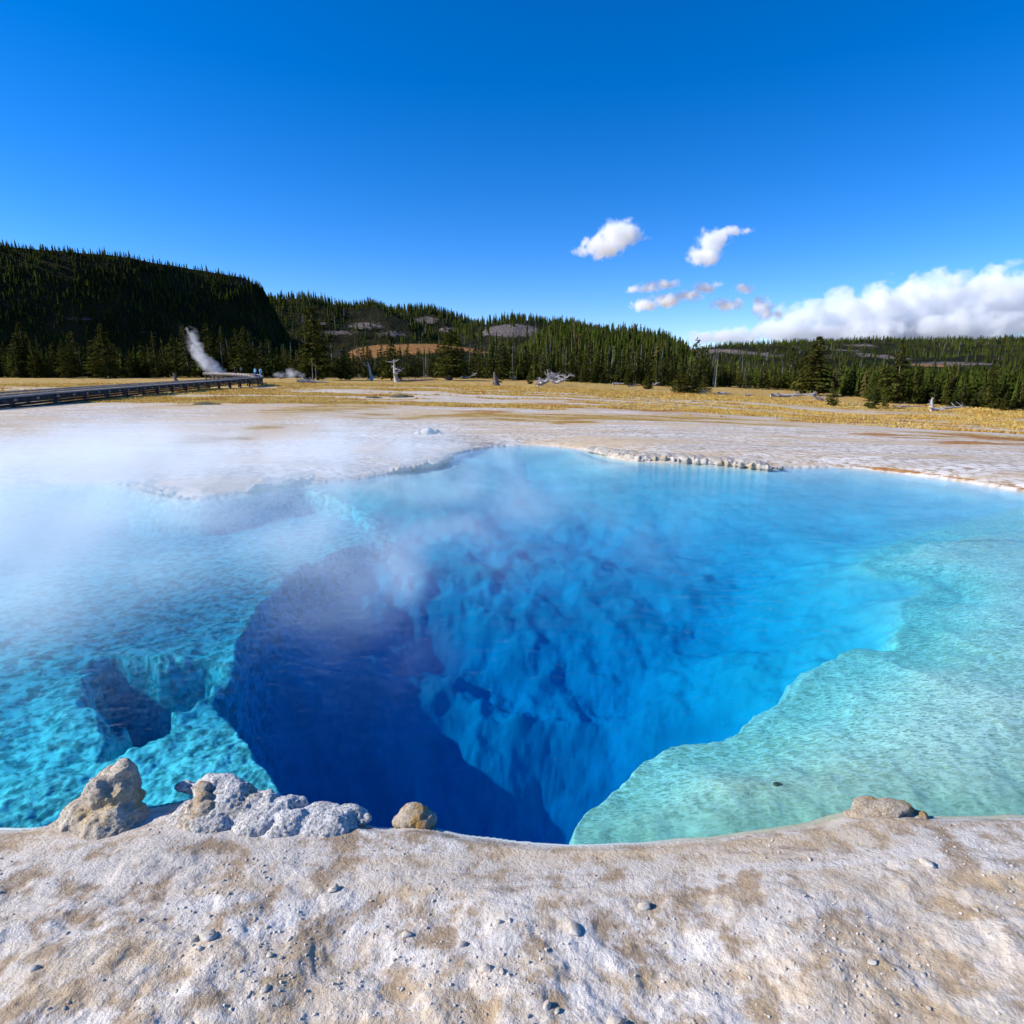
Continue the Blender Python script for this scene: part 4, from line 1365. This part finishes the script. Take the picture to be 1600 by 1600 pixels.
def person(loc, rotz, label, top, legs, H=1.72, stride=.12, arm=.12, hat=None):
    t = thing('person', label, 'person', loc, rotz)
    k = H / 1.72
    def body_parts(grow=0.0):
        up, lo, sk = MB(), MB(), MB()
        up.tube(np.array([(0, 0, .90), (0, 0, 1.05), (0, 0, 1.22), (0, 0, 1.38), (0, 0, 1.46)]) * k, np.array([.15, .145, .17, .16, .09]) * k + grow, 12)
        for s in (-1, 1):
            up.tube(np.array([(s * .17, 0, 1.40), (s * .24, .02, 1.14), (s * .22, arm, .93)]) * k, np.array([.065, .052, .042]) * k + grow, 8)
            lo.tube(np.array([(s * .085, 0, .93), (s * .095, stride * s * .5, .50), (s * .095, stride * s * .8, .10)]) * k, np.array([.105, .072, .055]) * k + grow, 8)
            sk.tube(np.array([(s * .22, arm, .93), (s * .215, arm + .03, .80)]) * k, np.array([.036, .03]) * k, 6)
            sk.tube(np.array([(s * .095, stride * s * .8 - .07, .05), (s * .10, stride * s * .8 + .16, .035)]) * k, np.array([.05, .035]) * k, 6)
        sk.tube(np.array([(0, 0, 1.42), (0, .01, 1.54)]) * k, .055 * k, 8)
        sk.add(ICO[0] * np.array([.078, .098, .118]) * k + np.array([0, .02, 1.61]) * k, ICO[1])
        sk.tube(np.array([(0, .10, 1.63), (0, .135, 1.59)]) * k, np.array([.012, .02]) * k, 5)
        for s in (-1, 1):
            sk.add(ICO[0] * np.array([.014, .025, .034]) * k + np.array([s * .08, .01, 1.61]) * k, ICO[1])
        return up, lo, sk
    up, lo, sk = body_parts(0)
    allb = MB()
    for m_ in (up, lo, sk):
        allb.add(*m_.arrays())
    v, n, q = remesh(*allb.arrays(), .016, 1)
    mesh_obj('body', v, q, m_skin, t, True)
    up, lo, sk = body_parts(.014)
    v, n, q = remesh(*up.arrays(), .018, 1); mesh_obj('jacket', v, q, top, t, True)
    v, n, q = remesh(*lo.arrays(), .018, 1); mesh_obj('trousers', v, q, legs, t, True)
    hv = ICO3[0] * np.array([.087, .107, .125]) * k + np.array([0, .008, 1.625]) * k
    hf = np.array([f for f in ICO3[1] if not (hv[f][:, 1].mean() > .045 * k and hv[f][:, 2].mean() < 1.66 * k) and hv[f][:, 2].mean() > 1.55 * k])
    mesh_obj('hair', hv, hf, hat or m_hair, t, True)
    return t


def on_walk(u, y):
    s_c = np.linspace(0, Ls[-1], 800)
    best = min(s_c, key=lambda q: abs(np.interp(q, Ls, path[:, 1]) - y))
    p, q = walk_at(best)
    return p, q


for (s_off, lat, rz, lab, tp, lg, hh, ht) in [(112.0, 1.0, 2.6, 'person in a bright blue jacket and navy trousers at the bend of the boardwalk', m_blue, m_navy, 1.78, None),
                                              (113.0, .35, -2.2, 'person in a pale blue shirt and faded jeans beside the bright blue jacket', m_teal, m_lb, 1.70, None),
                                              (136.0, 1.0, .4, 'person in a black coat standing on the far stretch of the boardwalk', m_blk, m_blk, 1.72, None),
                                              (133.0, .6, 1.2, 'person in a grey coat standing beside the black coat on the boardwalk', m_gry, m_blk, 1.66, None)]:
    p, q = on_walk(0, s_off)
    lft = np.array([-q[1], q[0], 0])
    person(p + lft * lat, rz, lab, tp, lg, hh, hat=ht)

# ------------------------------------------------------------------ dry grass
m_grass, nt, out = new_mat('dry_grass')
g = NT(nt); P = g.pos()
c_ = g.mix(g.ramp(g.noise(P, .35, 4, .6), .35, .65), (0.56, 0.34, 0.07), (0.66, 0.49, 0.17))
c_ = g.mix(g.ramp(g.noise(P, .16, 3, .6), .55, .7), c_, (0.50, 0.22, 0.05))
d_ = g.node('ShaderNodeBsdfDiffuse'); nt.links.new(c_, d_.inputs[0])
t_ = g.node('ShaderNodeBsdfTranslucent'); nt.links.new(c_, t_.inputs[0])
mx = g.node('ShaderNodeMixShader'); mx.inputs[0].default_value = .3
nt.links.new(d_.outputs[0], mx.inputs[1]); nt.links.new(t_.outputs[0], mx.inputs[2]); nt.links.new(mx.outputs[0], out.inputs[0])
N = 110000
rr = 26 * (150 / 26) ** (rng.random(N) ** .8)
aa = rng.uniform(R(-52), R(52), N)
gx_, gy_ = rr * np.sin(aa), rr * np.cos(aa)
keep = veg_field(gx_, gy_) > .64
gx_, gy_, rr = gx_[keep], gy_[keep], rr[keep]
gz_ = land_z(gx_, gy_)
nT = len(gx_)
verts = np.empty((nT, 4, 3, 3), np.float32)
for b_ in range(4):
    a_ = rng.uniform(0, 6.28, nT); h_ = rng.uniform(.04, .13, nT) * (.6 + rr / 70); w_ = rng.uniform(.02, .045, nT) * (.5 + rr / 45)
    ox, oy = rng.normal(0, .14, nT), rng.normal(0, .14, nT)
    verts[:, b_, 0] = np.stack([gx_ + ox - np.cos(a_) * w_, gy_ + oy - np.sin(a_) * w_, gz_ - .02], 1)
    verts[:, b_, 1] = np.stack([gx_ + ox + np.cos(a_) * w_, gy_ + oy + np.sin(a_) * w_, gz_ - .02], 1)
    verts[:, b_, 2] = np.stack([gx_ + ox + rng.normal(0, .08, nT), gy_ + oy + rng.normal(0, .08, nT), gz_ + h_], 1)
vv = verts.reshape(-1, 3)
gr = mesh_obj('grass', vv, np.arange(len(vv)).reshape(-1, 3), m_grass)
gr['kind'] = 'stuff'
gr['label'] = 'golden dry grass growing over the meadow'

# ------------------------------------------------------------------ steam and clouds: real volumes
def vol_mat(name, blobs, dens, nscale, namp, col=(1, 1, 1), aniso=0.0, detail=4, dist=0.6, edge=1.0, stretch=(1, 1, 1), rate=1.0, sub=0.0):
    m, nt, out = new_mat(name)
    g = NT(nt)
    P = g.pos()
    tot = None
    for c, r, s_ in blobs:
        n = g.node('ShaderNodeVectorMath', operation='SUBTRACT'); nt.links.new(P, n.inputs[0]); n.inputs[1].default_value = tuple(map(float, c))
        n2 = g.node('ShaderNodeVectorMath', operation='MULTIPLY'); nt.links.new(n.outputs[0], n2.inputs[0]); n2.inputs[1].default_value = tuple(1.0 / float(q) for q in r)
        ln = g.vmath('LENGTH', n2.outputs[0])
        d = g.math('MULTIPLY_ADD', ln, -float(s_), float(s_))
        tot = d if tot is None else g.math('SMOOTH_MAX', tot, d, 0.12)
    mp = g.node('ShaderNodeMapping'); mp.inputs['Scale'].default_value = stretch; nt.links.new(P, mp.inputs['Vector'])
    ns = g.noise(mp.outputs[0], nscale, detail, .58, dist)
    f = g.math('ADD', tot, g.math('MULTIPLY', g.math('SUBTRACT', ns, .5 + sub), namp))
    f = g.ramp(f, 0.0, edge)
    f = g.math('MULTIPLY', f, g.ramp(tot, 0.0, 0.12))
    f = g.math('MULTIPLY', f, dens)
    vsn = g.node('ShaderNodeVolumeScatter')
    vsn.inputs['Color'].default_value = (*col, 1)
    vsn.inputs['Anisotropy'].default_value = aniso
    nt.links.new(f, vsn.inputs['Density'])
    nt.links.new(vsn.outputs[0], out.inputs['Volume'])
    m.cycles.volume_step_rate = rate
    return m


def vol_obj(name, blobs, voxel, floor=None, **kw):
    v, f = ellipsoids([(c, np.asarray(r) * 1.02) for c, r, s_ in blobs])
    if floor is not None:
        v[:, 2] = np.maximum(v[:, 2], floor)
    v, n, q = remesh(v, f, voxel)
    if floor is not None:
        v[:, 2] = np.maximum(v[:, 2], floor)
    return mesh_obj(name, v, q, vol_mat(name, blobs, **kw))


def px_vol(items, y=None):
    bl = []
    for it in items:
        if y is None:
            u, v, z, rx, ry, rz, s_ = it
            bl.append((at_z(u, v, z), (rx, ry, rz), s_))
        else:
            u, v, ru, rv, s_ = it
            c = at_y(u, v, y)
            k = y / F
            bl.append((c, (ru * k * 1.22, max(ru, rv) * k, rv * k * 1.25), s_))
    return bl


if STEAM:
    st = px_vol([(-80, 850, .5, 2.6, 2.4, 1.1, 1.0), (90, 830, .45, 2.0, 2.0, .95, .95), (60, 940, .4, 1.5, 1.2, .7, .8), (130, 700, .5, 3, 3, .7, .5), (230, 890, .35, 1.4, 1.3, .55, .6), (270, 810, .35, 1.8, 2.0, .6, .66), (420, 840, .3, 1.8, 1.7, .5, .52), (570, 820, .3, 2.0, 1.8, .5, .48),
                 (710, 820, .3, 2.2, 2.4, .5, .36), (820, 800, .3, 1.8, 2.0, .45, .34), (650, 770, .3, 2.6, 2.4, .5, .42), (150, 715, .6, 4.5, 5.0, .9, .46), (430, 710, .5, 4.6, 4.5, .6, .42), (620, 705, .4, 3.2, 3.2, .5, .33), (330, 740, .7, 7.5, 6.0, 1.3, .36), (570, 830, .4, 4.4, 4.2, .8, .32), (760, 790, .4, 3.5, 3.5, .6, .26), (520, 960, .3, 1.7, 1.5, .45, .23), (20, 770, .8, 4.5, 4.5, 1.1, .42)])
    o = vol_obj('steam', st, .16, .02, dens=1.0, nscale=.62, namp=1.35, detail=5, dist=.8, sub=.02, edge=1.0, stretch=(1, .8, 1.3), rate=.9, col=(.76, .935, 1.0))
    o['kind'] = 'stuff'; o['label'] = 'white steam drifting over the hot pool'
    pl = px_vol([(350, 588, 16, 6, .8), (340, 580, 13, 9, .95), (331, 573, 13, 11, 1.0), (322, 566, 13, 12, 1.0), (314, 558, 13, 12, .95), (309, 549, 12, 12, .85), (305, 540, 12, 12, .75), (302, 530, 11, 12, .75), (300, 521, 10, 10, .65), (299, 513, 7, 8, .45)], 150)
    o = vol_obj('steam_plume', pl, .35, None, dens=.55, nscale=.55, namp=1.9, detail=5, edge=.9, rate=.4, dist=.8, sub=.03)
    tag(o, 'thin white steam plume rising and bending from the flat behind the boardwalk', 'steam')
    pl = px_vol([(436, 586, 9, 6, .6), (455, 584, 11, 8, .7), (470, 586, 8, 5, .5)], 150)
    o = vol_obj('steam_plume', pl, .35, None, dens=.5, nscale=.8, namp=1.1, detail=3, edge=.8, rate=.6)
    tag(o, 'faint low puff of steam past the end of the boardwalk', 'steam')

if CLOUDS:
    CY = 4200
    def cloud(items, label, y=CY, dens=.020, nsc=1 / 60, namp=1.7, edge=.40, rate=.22, name='cloud', vox=10, sub=0.12, grp=None):
        o = vol_obj(name, px_vol(items, y), vox * y / CY, None, dens=dens, nscale=nsc, namp=namp, detail=8, dist=.35, edge=edge, rate=rate, sub=sub)
        return tag(o, label, 'cloud', grp)
    cloud([(968, 365, 34, 20, .95), (990, 368, 16, 12, .8), (940, 385, 30, 18, .95), (920, 392, 24, 10, .8), (955, 388, 26, 14, .9)], 'plump white cloud with a slanting lower lobe, highest in the sky')
    cloud([(1110, 380, 22, 22, .95), (1100, 400, 26, 16, .95), (1125, 372, 20, 14, .9), (1145, 361, 22, 8, .75), (1168, 361, 16, 5, .6)], 'white cloud with a thin tail reaching out from its top')
    cloud([(1040, 444, 24, 8, .75), (1015, 449, 24, 8, .7), (990, 452, 18, 6, .5)], 'upper of two thin slanting cloud strips low over the hills', dens=.03)
    cloud([(1010, 476, 24, 11, .8), (1040, 470, 28, 11, .8), (1075, 462, 24, 10, .65)], 'lower of two slanting cloud strips, closest over the rounded hill', dens=.03)
    cloud([(1102, 450, 20, 10, .75), (1120, 445, 12, 6, .5)], 'small soft cloud between the slanting strips and the ridge', dens=.03)
    cloud([(1162, 450, 20, 9, .65)], 'faint small cloud alone above the cloud bank', dens=.03)
    cloud([(1135, 478, 26, 11, .7), (1155, 472, 14, 7, .5)], 'greyish flat cloud just off the end of the big cloud bank', dens=.03)
    cloud([(1192, 480, 20, 18, .8), (1215, 492, 16, 10, .6)], 'rounded grey-white cloud touching the big cloud bank', dens=.03)
    cloud([(1010, 372, 16, 5, .4)], 'tiny wisp beside the plump white cloud', dens=.01)
    cloud([(1390, 427, 14, 5, .4)], 'tiny pale wisp above the big cloud bank', dens=.01)
    cloud([(1260, 500, 46, 32, .9), (1320, 490, 50, 34, .95), (1385, 484, 60, 36, 1.), (1460, 472, 60, 44, 1.), (1500, 490, 70, 50, 1.), (1560, 476, 80, 52, 1.), (1660, 480, 80, 55, 1.), (1230, 518, 70, 18, .8), (1140, 526, 70, 12, .7), (1340, 520, 100, 22, .9), (1480, 515, 120, 30, .9)],
          'huge white cloud bank piled behind the long ridge', 9000, dens=.0055, nsc=1 / 330, namp=2.2, edge=.22, rate=.05, vox=12, sub=.12, name='cloud_bank')

# ------------------------------------------------------------------ world, sun, view
SUN_AZ, SUN_EL = R(-95), R(31)          # from the left, measured from the view direction
sun_dir = Vector((math.sin(SUN_AZ) * math.cos(SUN_EL), math.cos(SUN_AZ) * math.cos(SUN_EL), math.sin(SUN_EL)))
sl = bpy.data.lights.new('sun', 'SUN')
sl.energy = 4.6
sl.angle = R(0.5)
sl.color = (1.0, 0.972, 0.93)
so = bpy.data.objects.new('sun', sl)
so.rotation_euler = sun_dir.to_track_quat('Z', 'Y').to_euler()
so.location = (-40, 0, 60)
C.objects.link(so)
w = bpy.data.worlds.new('World')
sc.world = w
w.use_nodes = True
nt = w.node_tree
sky = nt.nodes.new('ShaderNodeTexSky')
sky.sky_type = 'NISHITA'
sky.sun_disc = False
sky.sun_elevation = SUN_EL
sky.sun_rotation = SUN_AZ
sky.altitude = 2200
sky.air_density = 1.0
sky.dust_density = 0.2
sky.ozone_density = 3.0
hs = nt.nodes.new('ShaderNodeHueSaturation')
hs.inputs['Saturation'].default_value = 1.40
bg = nt.nodes['Background']
nt.links.new(sky.outputs[0], hs.inputs['Color'])
tn = nt.nodes.new('ShaderNodeMix'); tn.data_type = 'RGBA'; tn.blend_type = 'MULTIPLY'; tn.inputs[0].default_value = 1
tn.inputs[7].default_value = (.86, .87, 1.10, 1)
nt.links.new(hs.outputs[0], tn.inputs[6])
nt.links.new(tn.outputs[2], bg.inputs[0])
bg.inputs[1].default_value = 0.125

sc.render.engine = 'CYCLES'
cy = sc.cycles
cy.use_denoising = True
cy.denoiser = 'OPENIMAGEDENOISE'
cy.max_bounces = 14
cy.diffuse_bounces = 3
cy.glossy_bounces = 3
cy.transparent_max_bounces = 16
cy.volume_bounces = 11
cy.caustics_reflective = False
cy.caustics_refractive = False
cy.use_adaptive_sampling = True
cy.adaptive_threshold = 0.03
vw = sc.view_settings
vw.view_transform = 'Standard'
vw.look = 'None'
vw.exposure = 0.55
vw.gamma = 1
#SCENE_END
